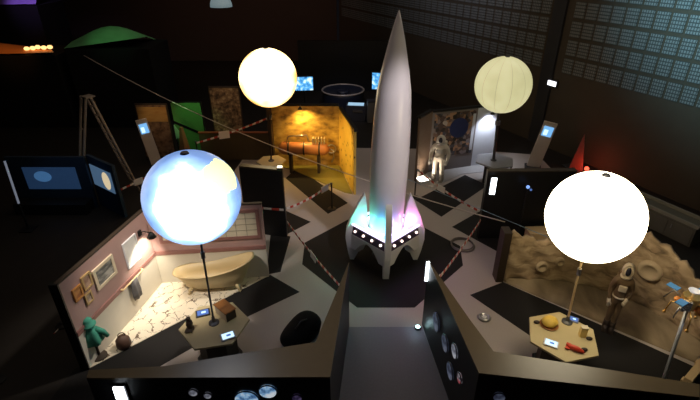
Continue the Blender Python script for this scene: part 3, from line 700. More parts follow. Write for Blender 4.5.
# ------------------------------------------------------------------ moon landscape set
ROCKM = pattern('moon_rock', [(.25, (.07, .048, .028)), (.45, (.29, .205, .12)), (.6, (.43, .32, .20)), (.8, (.58, .46, .31))], scale=1.5, detail=9, stretch=(1, 1.6, 3.0), rough=.9, distort=.8)
ROCKG = pattern('moon_ground', [(.25, (.06, .045, .028)), (.5, (.19, .145, .09)), (.75, (.34, .265, .17))], scale=1.1, detail=9, stretch=(1.2, .7, 1), rough=.9, distort=.6)
moon = thing('moon_landscape_set', 'curved brown backdrop painted with craters and lunar hills', 'stage set', (5.8, 9.2, 0))
base = [(4.14, 9.98), (4.8, 9.95), (5.5, 9.9), (6.2, 9.7), (6.8, 9.35), (7.3, 8.85), (7.7, 8.2), (7.95, 7.55)]
toph = [1.56, 1.34, 1.30, 1.55, 2.0, 1.85, 1.45, 1.0]
def smooth(l, n=8):
    out = []
    for i in range(len(l)-1):
        p0, p1, p2, p3 = l[max(i-1, 0)], l[i], l[i+1], l[min(i+2, len(l)-1)]
        for k in range(n):
            s = k/n; f = lambda a, b_, c, d: .5*(2*b_+(c-a)*s+(2*a-5*b_+4*c-d)*s*s+(3*b_-a-3*c+d)*s**3)
            out.append(tuple(f(*[q[j] for q in (p0, p1, p2, p3)]) for j in range(len(p1))))
    out.append(l[-1]); return out
cur = smooth([(x, y, h) for (x, y), h in zip(base, toph)])
b = bm_(); cols = []; NR = 8
for i, (x, y, h) in enumerate(cur):
    x2, y2, _ = cur[min(i+1, len(cur)-1)]; x1, y1, _ = cur[max(i-1, 0)]
    tx, ty = x2-x1, y2-y1; l = math.hypot(tx, ty); nx, ny = ty/l, -tx/l   # towards the room
    h = h+.05*math.sin(i*1.3)+.03*math.sin(i*2.9)
    front = [b.verts.new((x+nx*.07*math.sin(i*.9+k*1.7)*(k < NR), y+ny*.07*math.sin(i*.9+k*1.7)*(k < NR), .01+(h-.01)*k/NR)) for k in range(NR+1)]
    bt = b.verts.new((x-nx*.12, y-ny*.12, h)); bb = b.verts.new((x-nx*.12, y-ny*.12, .01)); cols.append(front+[bt, bb])
for A, B in zip(cols, cols[1:]):
    for k in range(len(A)): b.faces.new((A[k], B[k], B[(k+1) % len(A)], A[(k+1) % len(A)]))
b.faces.new(cols[0]); b.faces.new(cols[-1]); bmesh.ops.recalc_face_normals(b, faces=b.faces[:])
obj('hill_backdrop', b, ROCKM, moon, True, world=True)
# ground sheet with low relief, front edge along the black strip
b = bm_(); rows = []
fr0, fr1 = Vector((4.2, 9.9)), Vector((7.5, 7.2))
for i in range(len(cur)):
    s = i/(len(cur)-1); bk = Vector(cur[i][:2]); ft = fr0.lerp(fr1, s)
    rows.append([b.verts.new((*(ft.lerp(bk, k/9)), .022+(.05*abs(math.sin(i*.5+k)) if 0 < k < 9 else 0)*(.3+.7*math.sin(i*.37)**2)+.10*(k/9)**2)) for k in range(10)])
for A, B in zip(rows, rows[1:]):
    for k in range(9): b.faces.new((A[k], B[k], B[k+1], A[k+1]))
edge = [r_[0] for r_ in rows]; low = [b.verts.new((v_.co.x, v_.co.y, .0)) for v_ in edge]
for i in range(len(edge)-1): b.faces.new((edge[i], edge[i+1], low[i+1], low[i]))
bmesh.ops.recalc_face_normals(b, faces=b.faces[:])
obj('lunar_ground', b, ROCKG, moon, True, world=True)
b = bm_(); box(b, (4.02, 10.12, .78), (.20, .34, 1.56)); obj('end_post', b, DBROWN, moon, world=True)
MA, MB_ = (7.3, 8.85), (6.8, 9.35)
for (px, py, R) in ((647, 290, .22), (560, 262, .10), (542, 267, .13)):
    if px > 600: c = Vector((7.14, 8.93, 1.15)); nv = Vector((-.7, -.7, 0))
    else: c = D(px, py, 9.86); nv = Vector((0, -1, 0))
    X = Matrix.Translation(c) @ nv.to_track_quat('Z', 'Y').to_matrix().to_4x4()
    b = bm_(); lathe(b, [(R*.6, .0), (R*.75, .05), (R, .06), (R*1.25, 0.0), (R*1.25, -.05)], n=28, cap=True); bmesh.ops.transform(b, matrix=X, verts=b.verts); obj('crater', b, mat('crater_tan', (.40, .31, .20), .9, bump=.3), moon, True, world=True)
stand2 = dict(le=((.22, 0, 1.38), (.29, .03, 1.10), (.20, -.16, .98)), re=((-.22, 0, 1.38), (-.28, .03, 1.12), (-.24, -.05, .84)),
              ll=((.09, 0, .86), (.09, -.04, .50), (.09, 0, .16)), rl=((-.09, 0, .86), (-.09, -.02, .50), (-.09, .02, .16)))
BRZ = mat('bronze_suit', (.17, .11, .065), .55, var=.3, scale=5)
mannequin('bronze spacesuit with a pale visor ring standing in front of the lunar hill', (6.08, 8.20, .006), -.5, BRZ, mat('pale_ring', (.62, .52, .42), .5), mat('visor_dark', (0, 0, 0)), stand2, DBROWN).scale = (.72, .78, 1.05)

# ------------------------------------------------------------------ probe on a grey pole, wooden beam, cabinet
b0 = G(655, 405)
t = thing('space_probe', 'foil-covered space probe with blue panels on a slanted grey pole', 'model', (b0.x, b0.y, 0))
tp = Vector(D(688, 306, 6.55))-Vector((b0.x, b0.y, 0))
b = bm_(); cyl(b, (0, 0, .03), tp, .035, .03); obj('pole', b, mat('grey_pole', (.32, .33, .36), .4, .3), t, True)
b = bm_(); lathe(b, [(.22, .006), (.22, .03), (.06, .06), (0, .06)], n=24); obj('pole_foot', b, DSTEEL, t)
b = bm_(); prism(b, [(.15*math.cos(k*PI/4), .15*math.sin(k*PI/4)) for k in range(8)], 0, .24); bmesh.ops.translate(b, vec=tp, verts=b.verts); obj('probe_body', b, mat('gold_foil', (.75, .45, .14), .3, .8, bump=1, scale=14), t)
FOIL = MC['gold_foil']
b = bm_(); box(b, tp+Vector((.16, -.10, .02)), (.16, .10, .22), .7); obj('foil_panel', b, FOIL, t)
b = bm_(); box(b, tp+Vector((-.14, -.12, .12)), (.14, .08, .18), -.6); obj('foil_panel', b, mat('silver_foil', (.7, .7, .7), .25, .9, bump=1, scale=14), t)
for k in range(3):
    a = k*2.1+.2; e = Vector((math.cos(a), math.sin(a), 0)); b = bm_(); tube(b, [tp+e*.1, tp+e*.26+Vector((0, 0, -.05)), tp+e*.30+Vector((0, 0, -.32))], .014); ball(b, tp+e*.30+Vector((0, 0, -.33)), .035, 10); obj('landing_leg', b, FOIL, t, True)
for k in range(4):
    a = k*PI/2+.5; e = Vector((math.cos(a), math.sin(a), 0))
    b = bm_(); tube(b, [tp+e*.12+Vector((0, 0, .1)), tp+e*.30+Vector((0, 0, .16)), tp+e*.42+Vector((0, 0, -.1))], .012); obj('strut', b, STEEL, t, True)
    b = bm_(); box(b, tp+e*.33+Vector((0, 0, .22)), (.20, .14, .015), a); obj('solar_panel', b, mat('blue_panel', (.10, .28, .55), .25, .3), t)
    b = bm_(); ball(b, tp+e*.2+Vector((0, 0, .02)), .055, 14); obj('fuel_tank', b, (mat('orange_tank', (.6, .22, .05), .4) if k % 2 else STEEL), t, True)
b = bm_(); lathe(b, [(.02, 0), (.07, .02), (.10, .06), (.09, .06), (.06, .03), (0, .015)], c=tp+Vector((0, 0, .30)), n=24, cap=False); obj('dish_antenna', b, WHITE, t, True)
b = bm_(); cyl(b, tp+Vector((0, 0, .24)), tp+Vector((0, 0, .31)), .02); obj('mast', b, STEEL, t)
lamp('probe_lamp', 'SPOT', (7.0, 5.0, 4.4), 130, (.9, .92, 1), tp+Vector((b0.x, b0.y, .1)), spot_size=.35, spot_blend=.6, shadow_soft_size=.1)
pa, pb = G(684, 388), G(704, 363)
t = thing('wooden_beam', 'pale wooden beam lying at the right edge below the probe', 'beam', (pa.x, pa.y, .08))
d = pb-pa; d.z = 0; an = math.atan2(d.y, d.x)
b = bm_(); box(b, d/2+Vector((0, 0, .09)), (d.length, .15, .18), an); obj('plank', b, LWOOD, t, bevel=.01)
for s in (.15, .85):
    b = bm_(); box(b, d*s+Vector((0, 0, -.035)), (.12, .24, .07), an); obj('bearer', b, LWOOD, t)
t = thing('low_cabinet', 'long dark grey cabinet against the brown wall behind the moon hill', 'cabinet', (9.9, 12.75, 0), math.atan2(WD.y, WD.x))
GRY = mat('olive_grey', (.13, .125, .10), .55)
b = bm_(); box(b, (0, 0, .33), (2.3, .65, .64)); obj('cabinet_body', b, GRY, t)
b = bm_(); box(b, (0, .31, .70), (2.4, .06, .10)); box(b, (0, -.31, .70), (2.4, .06, .10)); box(b, (1.17, 0, .70), (.06, .6, .10)); box(b, (-1.17, 0, .70), (.06, .6, .10)); obj('tray_rim', b, mat('rim_grey', (.28, .27, .23), .5), t)
for s in (-.75, 0, .75):
    b = bm_(); box(b, (s, .335, .33), (.70, .02, .52)); dr = obj('door', b, GRY, t); b = bm_(); box(b, (s+.25, .355, .42), (.03, .02, .14)); obj('handle', b, STEEL, dr)

# ------------------------------------------------------------------ barrier tapes
TAPE = bpy.data.materials.new('barrier_tape'); TAPE.use_nodes = True; N = TAPE.node_tree.nodes; K = TAPE.node_tree.links
bs = N['Principled BSDF']; bs.inputs['Roughness'].default_value = .5
at_ = N.new('ShaderNodeUVMap'); sp = N.new('ShaderNodeSeparateXYZ'); K.new(at_.outputs[0], sp.inputs[0])
n = N.new('ShaderNodeMath'); n.operation = 'FRACT'; K.new(sp.outputs[0], n.inputs[0])
n1 = N.new('ShaderNodeMath'); n1.operation = 'GREATER_THAN'; n1.inputs[1].default_value = .5; K.new(n.outputs[0], n1.inputs[0])
mx = N.new('ShaderNodeMix'); mx.data_type = 'RGBA'; mx.inputs[6].default_value = (.75, .70, .66, 1); mx.inputs[7].default_value = (.50, .05, .03, 1)
K.new(n1.outputs[0], mx.inputs[0]); K.new(mx.outputs[2], bs.inputs['Base Color'])
SIGN = mat('white_card', (.78, .74, .72), .5, var=.03)
def tape(label, p0, p1, sign=None, sag=.10, stripe=.28, wd=.07, sw=(.34, .22), face=None):
    p0, p1 = Vector(p0), Vector(p1); L = (p1-p0).length; mid = (p0+p1)/2
    t = thing('barrier_tape', label, 'barrier tape', (mid.x, mid.y, 0), group='striped barrier tapes across the floor')
    b = bm_(); uv = b.loops.layers.uv.new('UVMap'); n = 24; vs = []
    nn = Vector((-(p1-p0).y, (p1-p0).x, 0)).normalized()*.006
    for i in range(n+1):
        s = i/n; p = p0.lerp(p1, s)-Vector((0, 0, sag*4*s*(1-s)))
        vs.append([b.verts.new(p+Vector((0, 0, wd/2))+nn), b.verts.new(p-Vector((0, 0, wd/2))+nn), b.verts.new(p-Vector((0, 0, wd/2))-nn), b.verts.new(p+Vector((0, 0, wd/2))-nn)])
    for i in range(n):
        for k in range(4):
            f = b.faces.new((vs[i][k], vs[i+1][k], vs[i+1][(k+1) % 4], vs[i][(k+1) % 4]))
            for lp in f.loops:
                j = i if lp.vert in vs[i] else i+1
                lp[uv].uv = (j/n*L/stripe, 0)
    obj('tape', b, TAPE, t, world=True)
    if sign is not None:
        p = p0.lerp(p1, sign)-Vector((0, 0, sag*4*sign*(1-sign))); an = math.atan2((p1-p0).y, (p1-p0).x)
        b = bm_(); box(b, p-nn.normalized()*.02 if nn.y > 0 else p+nn.normalized()*.02, (sw[0], .012, sw[1]), an); obj('sign_card', b, SIGN, t, world=True)
    return t
def post(label, x, y, h=1.0):
    t = thing('barrier_post', label, 'post', (x, y, 0))
    b = bm_(); lathe(b, [(.15, .006), (.15, .03), (.03, .05), (0, .05)], n=24); obj('post_base', b, BLACK, t)
    b = bm_(); cyl(b, (0, 0, .04), (0, 0, h), .025); obj('post_tube', b, BLACK, t)
    b = bm_(); ball(b, (0, 0, h), .04, 12); obj('post_cap', b, DSTEEL, t)
tape('red and white tape with sign from bathtub set to the left corridor partition', (-1.90, 12.05, .62), (-.04, 8.34, .95), .5)
tape('red and white tape with sign left of the moon set entrance', (1.80, 8.36, 1.05), (3.92, 12.0, .70), .12, wd=.09)
tape('red and white tape with sign in front of the yellow set', (-1.92, 12.30, .95), D(330, 184, 13.9), .86)
tape('faint tape along the black screen wall above the bathtub set', (-3.1, 12.33, 1.02), (-1.99, 12.12, 1.0), None, sag=.02, stripe=.5)
post('thin black barrier post in front of the yellow set', D(330, 184, 13.9).x+.05, 13.9, .98)
tape('tape with sign crossing before the photograph set', D(418, 170, 14.7), (3.94, 12.3, .85), .42)
post('thin black barrier post before the photograph set', D(418, 170, 14.7).x-.04, 14.72, 1.1)
pA, pB = D(5, 386, 6.75), D(62, 326, 8.3)
tape('red and white tape with large sign at the lower left edge', pA, pB, .24, sw=(.42, .30), sag=.03)
post('black barrier post at the far end of the lower left tape', pB.x, pB.y+.04, pB.z+.05); post('black barrier post at the near end of the lower left tape', pA.x-.05, pA.y-.03, pA.z+.05)
pA, pB = D(196, 143, 16.5), D(268, 118, 17.6)
tape('dim tape with sign left of the warm globe', pA, pB, .38, sw=(.40, .30), sag=.06)
post('black barrier post behind the earth globe', pA.x, pA.y, pA.z+.05)
pA, pB = D(115, 192, 14.5), D(168, 166, 16)
tape('dim tape with sign left of the earth globe near the stepladder', pA, pB, .42, sw=(.34, .24), sag=.03)
post('black barrier post beside the stepladder', pA.x, pA.y, pA.z+.05)

# ------------------------------------------------------------------ floor odds and ends
b = bm_(); torus(b, (3.40, 11.68, .03), .34, .022, 36, 8); torus(b, (3.38, 11.70, .07), .33, .02, 36, 8)
tag(obj('cable_coil', b, mat('cable_grey', (.16, .14, .13), .5), None, True), 'coil of dark cable lying on floor right of the rocket', 'cable')
p = G(484, 318)
t = thing('floor_uplight', 'small round steel uplight on the grey floor strip', 'light', p)
b = bm_(); lathe(b, [(.15, .004), (.16, .03), (.13, .06), (.10, .06), (.09, .03), (0, .03)], n=28, cap=False); obj('housing', b, STEEL, t, True)
b = bm_(); lathe(b, [(.09, .035), (.05, .05), (0, .055)], n=20); obj('lens', b, mat('lens_glass', (.7, .7, .72), .1, .3), t, True)
t = thing('bean_bag', 'slumped black bag on the floor behind the left partition', 'bag', (-1.12, 7.9, 0), .7)
b = bm_(); ball(b, (0, 0, .26), .42, 28, (1.25, .85, .75))
for v_ in b.verts:
    if v_.co.z < .01: v_.co.z = .006
    v_.co.z += .10*math.sin(v_.co.x*5) if v_.co.z > .15 else 0
obj('bag_body', b, BLACKM, t, True)
b = bm_(); tube(b, [(-.2, -.1, .5), (-.05, -.12, .66), (.12, -.1, .6)], .02); obj('strap', b, DARK, t, True)
b = bm_(); box(b, (.02, -.30, .30), (.08, .03, .05)); obj('buckle', b, STEEL, t)
t = thing('plinth_bench', 'pale tan bench half hidden behind the largest white globe', 'bench', (5.86, 11.72, 0), .05)
b = bm_(); box(b, (0, 0, .52), (1.2, .42, .06)); obj('bench_top', b, LWOOD, t)
b = bm_(); box(b, (0, -.16, .26), (1.15, .03, .46)); obj('front_board', b, LWOOD, t)
for s in (-.55, .55):
    b = bm_(); box(b, (s, .02, .247), (.06, .34, .48)); obj('leg', b, LWOOD, t)
p = D(528, 187, 11.85)
t = thing('stand_lamp', 'small blue glowing ball on a thin dark stand left of white globe', 'lamp', (p.x, p.y, 0))
b = bm_(); lathe(b, [(.14, .006), (.14, .03), (.02, .06), (.018, p.z-.08), (0, p.z-.08)], n=16); obj('stand', b, BLACK, t)
b = bm_(); ball(b, (0, 0, p.z), .05, 16); obj('blue_ball', b, glow('blue_ball', (.25, .45, 1), 1.1), t, True)
b = bm_(); ball(b, (.10, 0, p.z-.09), .035, 14); obj('dim_ball', b, glow('dim_blue_ball', (.10, .2, .55), .7), t, True)

# ------------------------------------------------------------------ kiosks, cone
def kiosk(label, base, lean, wd, h, rz, sm):
    t = thing('info_kiosk', label, 'kiosk', base, rz)
    Lm = Matrix.Rotation(lean, 4, 'Y')
    KB = mat('kiosk_beige', (.55, .46, .38), .5, var=.06)
    b = bm_(); box(b, (0, 0, h/2+.02), (wd, .10, h), M=Lm); obj('column', b, KB, t, bevel=.01)
    b = bm_(); box(b, (0, -.06, h*.82), (wd*.72, .03, .40), M=Lm); s = obj('screen', b, sm, t)
    b = bm_(); box(b, (-wd*.12, -.078, h*.80), (wd*.3, .01, .22), M=Lm); obj('screen_picture', b, SCR, s)
    b = bm_(); box(b, (0, 0, .02), (wd*1.25, .5, .03)); obj('foot_plate', b, DARK, t)
SB2 = glow('kiosk_screen', (.22, .55, 1.0), .9)
kb = G(532.5, 167)
kiosk('beige leaning screen column near the back corner at right', kb, .17, .50, 1.95, -.3, SB2)
kb = G(157, 164)
kiosk('beige leaning screen column left behind the earth globe', kb, -.12, .42, 1.95, .45, SB2)
cb = G(576, 168)
t = thing('red_pyramid', 'slim red-lit pyramid standing by the brown wall', 'model', (cb.x, cb.y, 0), .3)
b = bm_(); cyl(b, (0, 0, .03), (0, 0, 1.45), .36, .01, n=4); obj('pyramid_body', b, mat('dull_red', (.22, .06, .05), .5), t)
b = bm_(); box(b, (0, 0, .02), (.8, .8, .03)); obj('base_plate', b, DARK, t)
b = bm_(); ball(b, (.12, -.42, .14), .09, 14); obj('red_lamp', b, glow('red_lamp', (1, .10, .05), 2.5), t, True)
lamp('red_glow', 'POINT', (cb.x+.15, cb.y-.62, .35), 14, (1, .12, .05), shadow_soft_size=.08)

# ------------------------------------------------------------------ far sector: round display, screens
t = thing('round_display', 'large round dark drum with a pale rim behind the rocket', 'display', G(343, 92, .9)*1.0)
t.location.z = 0
b = bm_(); lathe(b, [(1.15, .006), (1.2, .2), (1.12, .85), (1.15, 1.0), (1.05, 1.02), (.9, .92), (0, .86)], n=48, cap=False); obj('drum', b, mat('navy_black', (.015, .018, .03), .3), t, True)
b = bm_(); torus(b, (0, 0, 1.02), 1.13, .05, 48, 8); obj('rim', b, mat('rim_bronze', (.4, .34, .28), .35, .3), t, True)
b = bm_(); ball(b, (0, 0, .92), .35, 20, (1, 1, .4)); obj('centre_dome', b, mat('navy_black', (0, 0, 0)), t, True)
def monitor(label, px, py, Y, wd, ht, rz, s):
    p = D(px, py, Y); t = thing('monitor', label, 'screen', (p.x, p.y, 0), rz)
    b = bm_(); box(b, (0, 0, p.z), (wd+.1, .07, ht+.1)); obj('casing', b, BLACK, t)
    b = bm_(); box(b, (0, -.04, p.z), (wd, .01, ht)); obj('screen', b, pattern('screen_blue', [(.35, (.02, .12, .35)), (.5, (.10, .42, .85)), (.62, (.65, .9, 1))], scale=5, emis=1.3), t)
    b = bm_(); cyl(b, (0, .03, .03), (0, .03, p.z-ht/2), .035); obj('stand', b, BLACK, t)
    b = bm_(); box(b, (0, .03, .02), (.5, .4, .03)); obj('foot_plate', b, BLACK, t)
monitor('bright blue screen just right of the warm globe', 304, 83.5, 21.5, .82, .62, .12, 1)
monitor('bright blue screen close behind the rocket', 379, 81, 21.5, .62, .75, -.2, 1)
t = thing('control_desk', 'small desk with pale blue screen behind the yellow set', 'desk', G(356, 120), -.1)
b = bm_(); box(b, (0, 0, .42), (1.0, .5, .80)); obj('desk_body', b, DARK, t)
b = bm_(); box(b, (0, -.05, .86), (.80, .34, .05)); obj('screen', b, glow('desk_screen', (.45, .72, .95), .75), t)
b = bm_(); box(b, (.1, -.26, .55), (.5, .03, .12)); obj('control_strip', b, STEEL, t)
t = thing('equipment_case', 'grey equipment case close beside the rocket far behind', 'case', G(371, 122), .1)
b = bm_(); box(b, (0, 0, .55), (.42, .42, 1.08)); obj('case_body', b, mat('case_grey', (.13, .12, .10), .5), t, bevel=.03)
b = bm_(); box(b, (0, 0, 1.11), (.44, .44, .05)); obj('lid', b, DARK, t)
t = thing('backdrop_screen', 'wide black backdrop screen behind the round dark drum', 'screen', (-.4, 28.6, 0))
b = bm_(); box(b, (0, 0, 1.5), (5.4, .12, 2.98)); obj('panel', b, BLACK, t)
for s in (-2.4, 2.4):
    b = bm_(); box(b, (s, .3, .05), (.12, .7, .08)); obj('foot', b, BLACK, t)
lamp('far_spot', 'SPOT', (-.5, 20, 6), 420, (.6, .68, 1), (-.35, 24.4, .9), spot_size=.8, spot_blend=.8, shadow_soft_size=.1)

# ------------------------------------------------------------------ left background: posters, ladder, blue booth
def panel(name, label, cat, pl, pr, Y, z1, m, fm=DBROWN, extra=None, rz=0):
    x0, x1 = D(pl, 120, Y).x, D(pr, 120, Y).x; cx = (x0+x1)/2; wd = x1-x0
    t = thing(name, label, cat, (cx, Y, 0), rz)
    b = bm_(); box(b, (0, 0, z1/2+.01), (wd, .08, z1)); obj('panel_board', b, fm, t)
    b = bm_(); box(b, (0, -.045, z1/2+.02), (wd*.93, .012, z1*.95)); pb_ = obj('printed_sheet', b, m, t)
    for s in (-1, 1):
        b = bm_(); box(b, (s*wd*.4, 0, .02), (.08, .5, .03)); obj('foot', b, BLACK, t)
    if extra: extra(t, wd, z1)
    return t
def topstrip(t, wd, z1):
    b = bm_(); box(b, (0, -.055, z1*.82), (wd*.9, .012, z1*.26)); obj('sky_strip', b, pattern('poster_sky', [(.3, (.42, .20, .05)), (.55, (.52, .30, .09)), (.7, (.40, .16, .03))], scale=2, stretch=(.6, 1, 3)), t)
panel('poster_panel', 'brown poster with an orange sky behind the left kiosk', 'poster', 138, 170, 18.3, 2.35, pattern('poster_brown', [(.3, (.06, .03, .02)), (.5, (.20, .11, .06)), (.7, (.30, .19, .11))], scale=6), extra=topstrip)
def beam_(t, wd, z1):
    b = bm_(); X = Matrix.Rotation(.45, 4, 'Y'); box(b, (0, -.065, z1*.52), (wd*1.02, .02, .10), M=Matrix.Translation((0, 0, z1*.55)) @ X @ Matrix.Translation((0, 0, -z1*.55))); obj('dark_stripe', b, BLACK, t)
panel('display_board', 'green lit panel with a dark slanting stripe', 'panel', 173, 204, 18.6, 2.35, mat('green_sheet', (.09, .28, .07), .6), BLACK, beam_)
panel('poster_panel', 'dark brown patterned poster left of the warm globe', 'poster', 213, 243, 19.4, 2.75, pattern('poster_crowd', [(.35, (.05, .03, .02)), (.55, (.22, .14, .08)), (.7, (.42, .32, .20))], scale=7), DBROWN)
b = bm_(); wl = [D(200, 150, 18.2), D(262, 150, 18.2)]
t = thing('low_screen', 'low olive brown screen behind the dim tape', 'screen', (-4.6, 18.1, 0))
b = bm_(); box(b, (0, 0, .6), (3.2, .08, 1.18)); obj('panel_board', b, mat('olive_brown', (.10, .07, .03), .7), t)
b = bm_(); box(b, (0, 0, 1.21), (3.24, .12, .04)); obj('top_rail', b, mat('red_brown', (.30, .09, .03), .6), t)
for s in (-1.4, 1.4):
    b = bm_(); box(b, (s, 0, .02), (.08, .5, .03)); obj('foot', b, BLACK, t)
p = G(187, 160)
t = thing('brown_obelisk', 'narrow brown wedge in front of the green panel', 'model', (p.x, p.y, 0), .3)
b = bm_(); cyl(b, (0, 0, .03), (0, 0, 1.45), .28, .07, n=4); obj('wedge_body', b, mat('wedge_brown', (.28, .13, .05), .6), t)
b = bm_(); box(b, (0, 0, .02), (.55, .55, .03)); obj('base_plate', b, DARK, t)
t = thing('green_sail', 'small pale green triangular card below the green panel', 'card', (D(179, 133, 18.3).x, 18.3, .0))
z0 = D(179, 139, 18.3).z
b = bm_(); slab(b, [(-.16, 0, z0), (.16, 0, z0+.1), (-.16, 0, z0+.62)], (0, .03, 0)); obj('card', b, mat('pale_green', (.30, .60, .34), .5), t)
b = bm_(); cyl(b, (-.1, .015, .02), (-.1, .015, z0+.05), .02); obj('stem', b, DARK, t)
b = bm_(); box(b, (-.1, 0, .02), (.3, .3, .03)); obj('foot', b, DARK, t)
gl = D(188, 100, 18.2)
lamp('green_spot', 'SPOT', (gl.x, 16.6, 3.6), 60, (.4, 1, .4), (gl.x, 18.6, 1.4), spot_size=.75, spot_blend=.6, shadow_soft_size=.1)
lamp('poster_spot', 'SPOT', (D(155, 100, 18).x, 16.2, 3.8), 60, (1, .7, .4), (D(155, 100, 18.3).x, 18.3, 1.9), spot_size=.6, spot_blend=.8, shadow_soft_size=.1)
lamp('poster_spot', 'SPOT', (D(225, 100, 18).x-.3, 17.0, 4.2), 50, (1, .68, .36), (D(226, 100, 19.4).x, 19.4, 1.7), spot_size=.7, spot_blend=.8, shadow_soft_size=.1)

# stepladder
lt = D(88, 97, 14.9)
t = thing('stepladder', 'tall folding metal stepladder with open legs at left', 'ladder', (lt.x, lt.y, 0))
ALU = mat('ladder_metal', (.30, .25, .21), .45, .3)
feet_r = G(137, 188)-Vector((lt.x, lt.y, 0)); feet_l = G(80, 196)-Vector((lt.x, lt.y, 0))
top = Vector((0, 0, lt.z)); sp_ = Vector((.16, -.30, 0))
def rail(a, c, r_=.032): return tube(bm_(), [a, c], r_*1.35, 8)
fr = [(top+Vector((-.15, .12, 0)), feet_r+Vector((-.22, .22, .0))), (top+Vector((.15, -.12, 0)), feet_r+Vector((.22, -.25, .0)))]
fl_ = [(top+Vector((-.28, .10, 0)), feet_l+Vector((-.15, .25, 0))), (top+Vector((.0, -.14, 0)), feet_l+Vector((.22, -.25, 0)))]
for a, c in fr+fl_:
    obj('side_rail', rail(a, c), ALU, t)
for k in range(1, 11):
    s = k/11; obj('rung', rail(fr[0][0].lerp(fr[0][1], s), fr[1][0].lerp(fr[1][1], s), .018), ALU, t)
for k in (3, 7):
    s = k/10; obj('brace', rail(fl_[0][0].lerp(fl_[0][1], s), fl_[1][0].lerp(fl_[1][1], s), .014), ALU, t)
b = bm_(); box(b, top+Vector((0, 0, .02)), (.34, .30, .04), -.6); obj('top_cap', b, ALU, t)
lamp('ladder_spot', 'SPOT', (lt.x+2.2, lt.y-3.5, 6), 90, (1, .72, .5), (lt.x+.4, lt.y, 2.2), spot_size=.55, spot_blend=.8, shadow_soft_size=.1)

# blue-lit booth
NAVY = mat('navy_board', (.014, .028, .05), .5)
t = thing('projection_booth', 'dark blue booth wall with a dim projected blue screen', 'booth', (-10.0, 14, 0))
b = bm_(); box(b, (0, .06, .95), (2.6, .10, 1.88)); obj('wall_panel', b, NAVY, t)
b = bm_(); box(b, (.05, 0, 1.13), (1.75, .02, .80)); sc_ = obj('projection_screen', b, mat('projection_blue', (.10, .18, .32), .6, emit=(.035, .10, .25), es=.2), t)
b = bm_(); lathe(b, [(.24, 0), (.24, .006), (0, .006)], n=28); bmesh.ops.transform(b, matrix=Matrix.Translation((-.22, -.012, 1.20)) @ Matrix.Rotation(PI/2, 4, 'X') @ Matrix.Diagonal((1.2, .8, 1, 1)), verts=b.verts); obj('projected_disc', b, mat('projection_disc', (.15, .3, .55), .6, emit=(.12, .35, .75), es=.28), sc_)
b = bm_(); box(b, (0, -.25, .2), (2.4, .5, .38)); obj('base_ledge', b, BLACK, t)
t = thing('lit_panel', 'tall navy panel showing a pale picture with a cream ellipse', 'panel', (-8.1, 13.75, 0), -.62)
b = bm_(); box(b, (0, .06, .95), (1.55, .10, 1.88)); obj('wall_panel', b, NAVY, t)
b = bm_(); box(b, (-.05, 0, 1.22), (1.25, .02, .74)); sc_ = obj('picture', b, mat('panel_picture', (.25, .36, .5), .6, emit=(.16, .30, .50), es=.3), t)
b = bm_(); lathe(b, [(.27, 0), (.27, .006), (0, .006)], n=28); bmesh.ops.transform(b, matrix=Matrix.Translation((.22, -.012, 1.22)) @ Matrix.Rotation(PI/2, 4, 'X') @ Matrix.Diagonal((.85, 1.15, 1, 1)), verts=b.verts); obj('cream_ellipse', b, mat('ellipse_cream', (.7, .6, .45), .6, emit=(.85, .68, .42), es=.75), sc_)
lamp('booth_light', 'SPOT', (-8.9, 11.6, 3.4), 20, (.25, .55, 1), (-8.9, 14, 1.1), spot_size=1.2, spot_blend=.8, shadow_soft_size=.1)
pa, pb = D(4.5, 161, 13), D(19, 204, 12.6)
t = thing('light_strip', 'thin slanting pale light strip at the far left edge', 'light', (pb.x, pb.y, 0))
b = bm_(); cyl(b, pa-Vector((pb.x, pb.y, 0)), Vector((0, 0, pb.z)), .03); obj('tube', b, glow('strip_pale', (.55, .62, .8), .22), t)
b = bm_(); cyl(b, (0, 0, .02), (0, 0, pb.z+.02), .03); obj('stand', b, BLACK, t)
b = bm_(); box(b, (0, 0, .02), (.4, .4, .03)); obj('foot', b, BLACK, t)

# ------------------------------------------------------------------ far coloured pavilions at top left
def pavilion(label, pts, ridge, Y, m, depth=3.0):
    """pts: roof edge points left->right on plane y=Y, ridge points behind"""
    cx = sum(p.x for p in pts)/len(pts)
    t = thing('pavilion', label, 'pavilion', (cx, Y, 0))
    o = Vector((cx, Y, 0))
    b = bm_(); n = len(pts); cols = []
    for i in range(n):
        e, rg = pts[i]-o, ridge[i]-o
        cols.append([e, e.lerp(rg, .35)+Vector((0, 0, .04)), e.lerp(rg, .7)+Vector((0, 0, .05)), rg, rg+Vector((0, depth, -.8))])
    g = [[b.verts.new(v_) for v_ in c_] for c_ in cols]
    for A, B in zip(g, g[1:]):
        for k in range(4): b.faces.new((A[k], B[k], B[k+1], A[k+1]))
    bmesh.ops.recalc_face_normals(b, faces=b.faces[:]); obj('roof_cloth', b, m, t, True)
    b = bm_(); zl = min(p.z for p in pts)
    prism(b, [(pts[0].x-cx, 0), (pts[-1].x-cx, 0), (pts[-1].x-cx, depth), (pts[0].x-cx, depth)], .006, zl-.03); obj('pavilion_wall', b, BLACKM, t)
    return t
Y = 22
def ln(px0, py0, px1, py1, n, arc=0, y=Y):
    return [D(px0+(px1-px0)*i/(n-1), py0+(py1-py0)*i/(n-1)-arc*math.sin(PI*i/(n-1)), y) for i in range(n)]
gp = ln(64, 48.5, 146, 37, 9)
pavilion('green lit shallow tent roof in the far left background', gp, ln(76, 40, 144, 36, 9, 12, Y+1.2), Y, mat('green_cloth', (.16, .46, .20), .6, var=.3, scale=2), 2.5)
op = ln(-40, 55, 54, 52.5, 9)
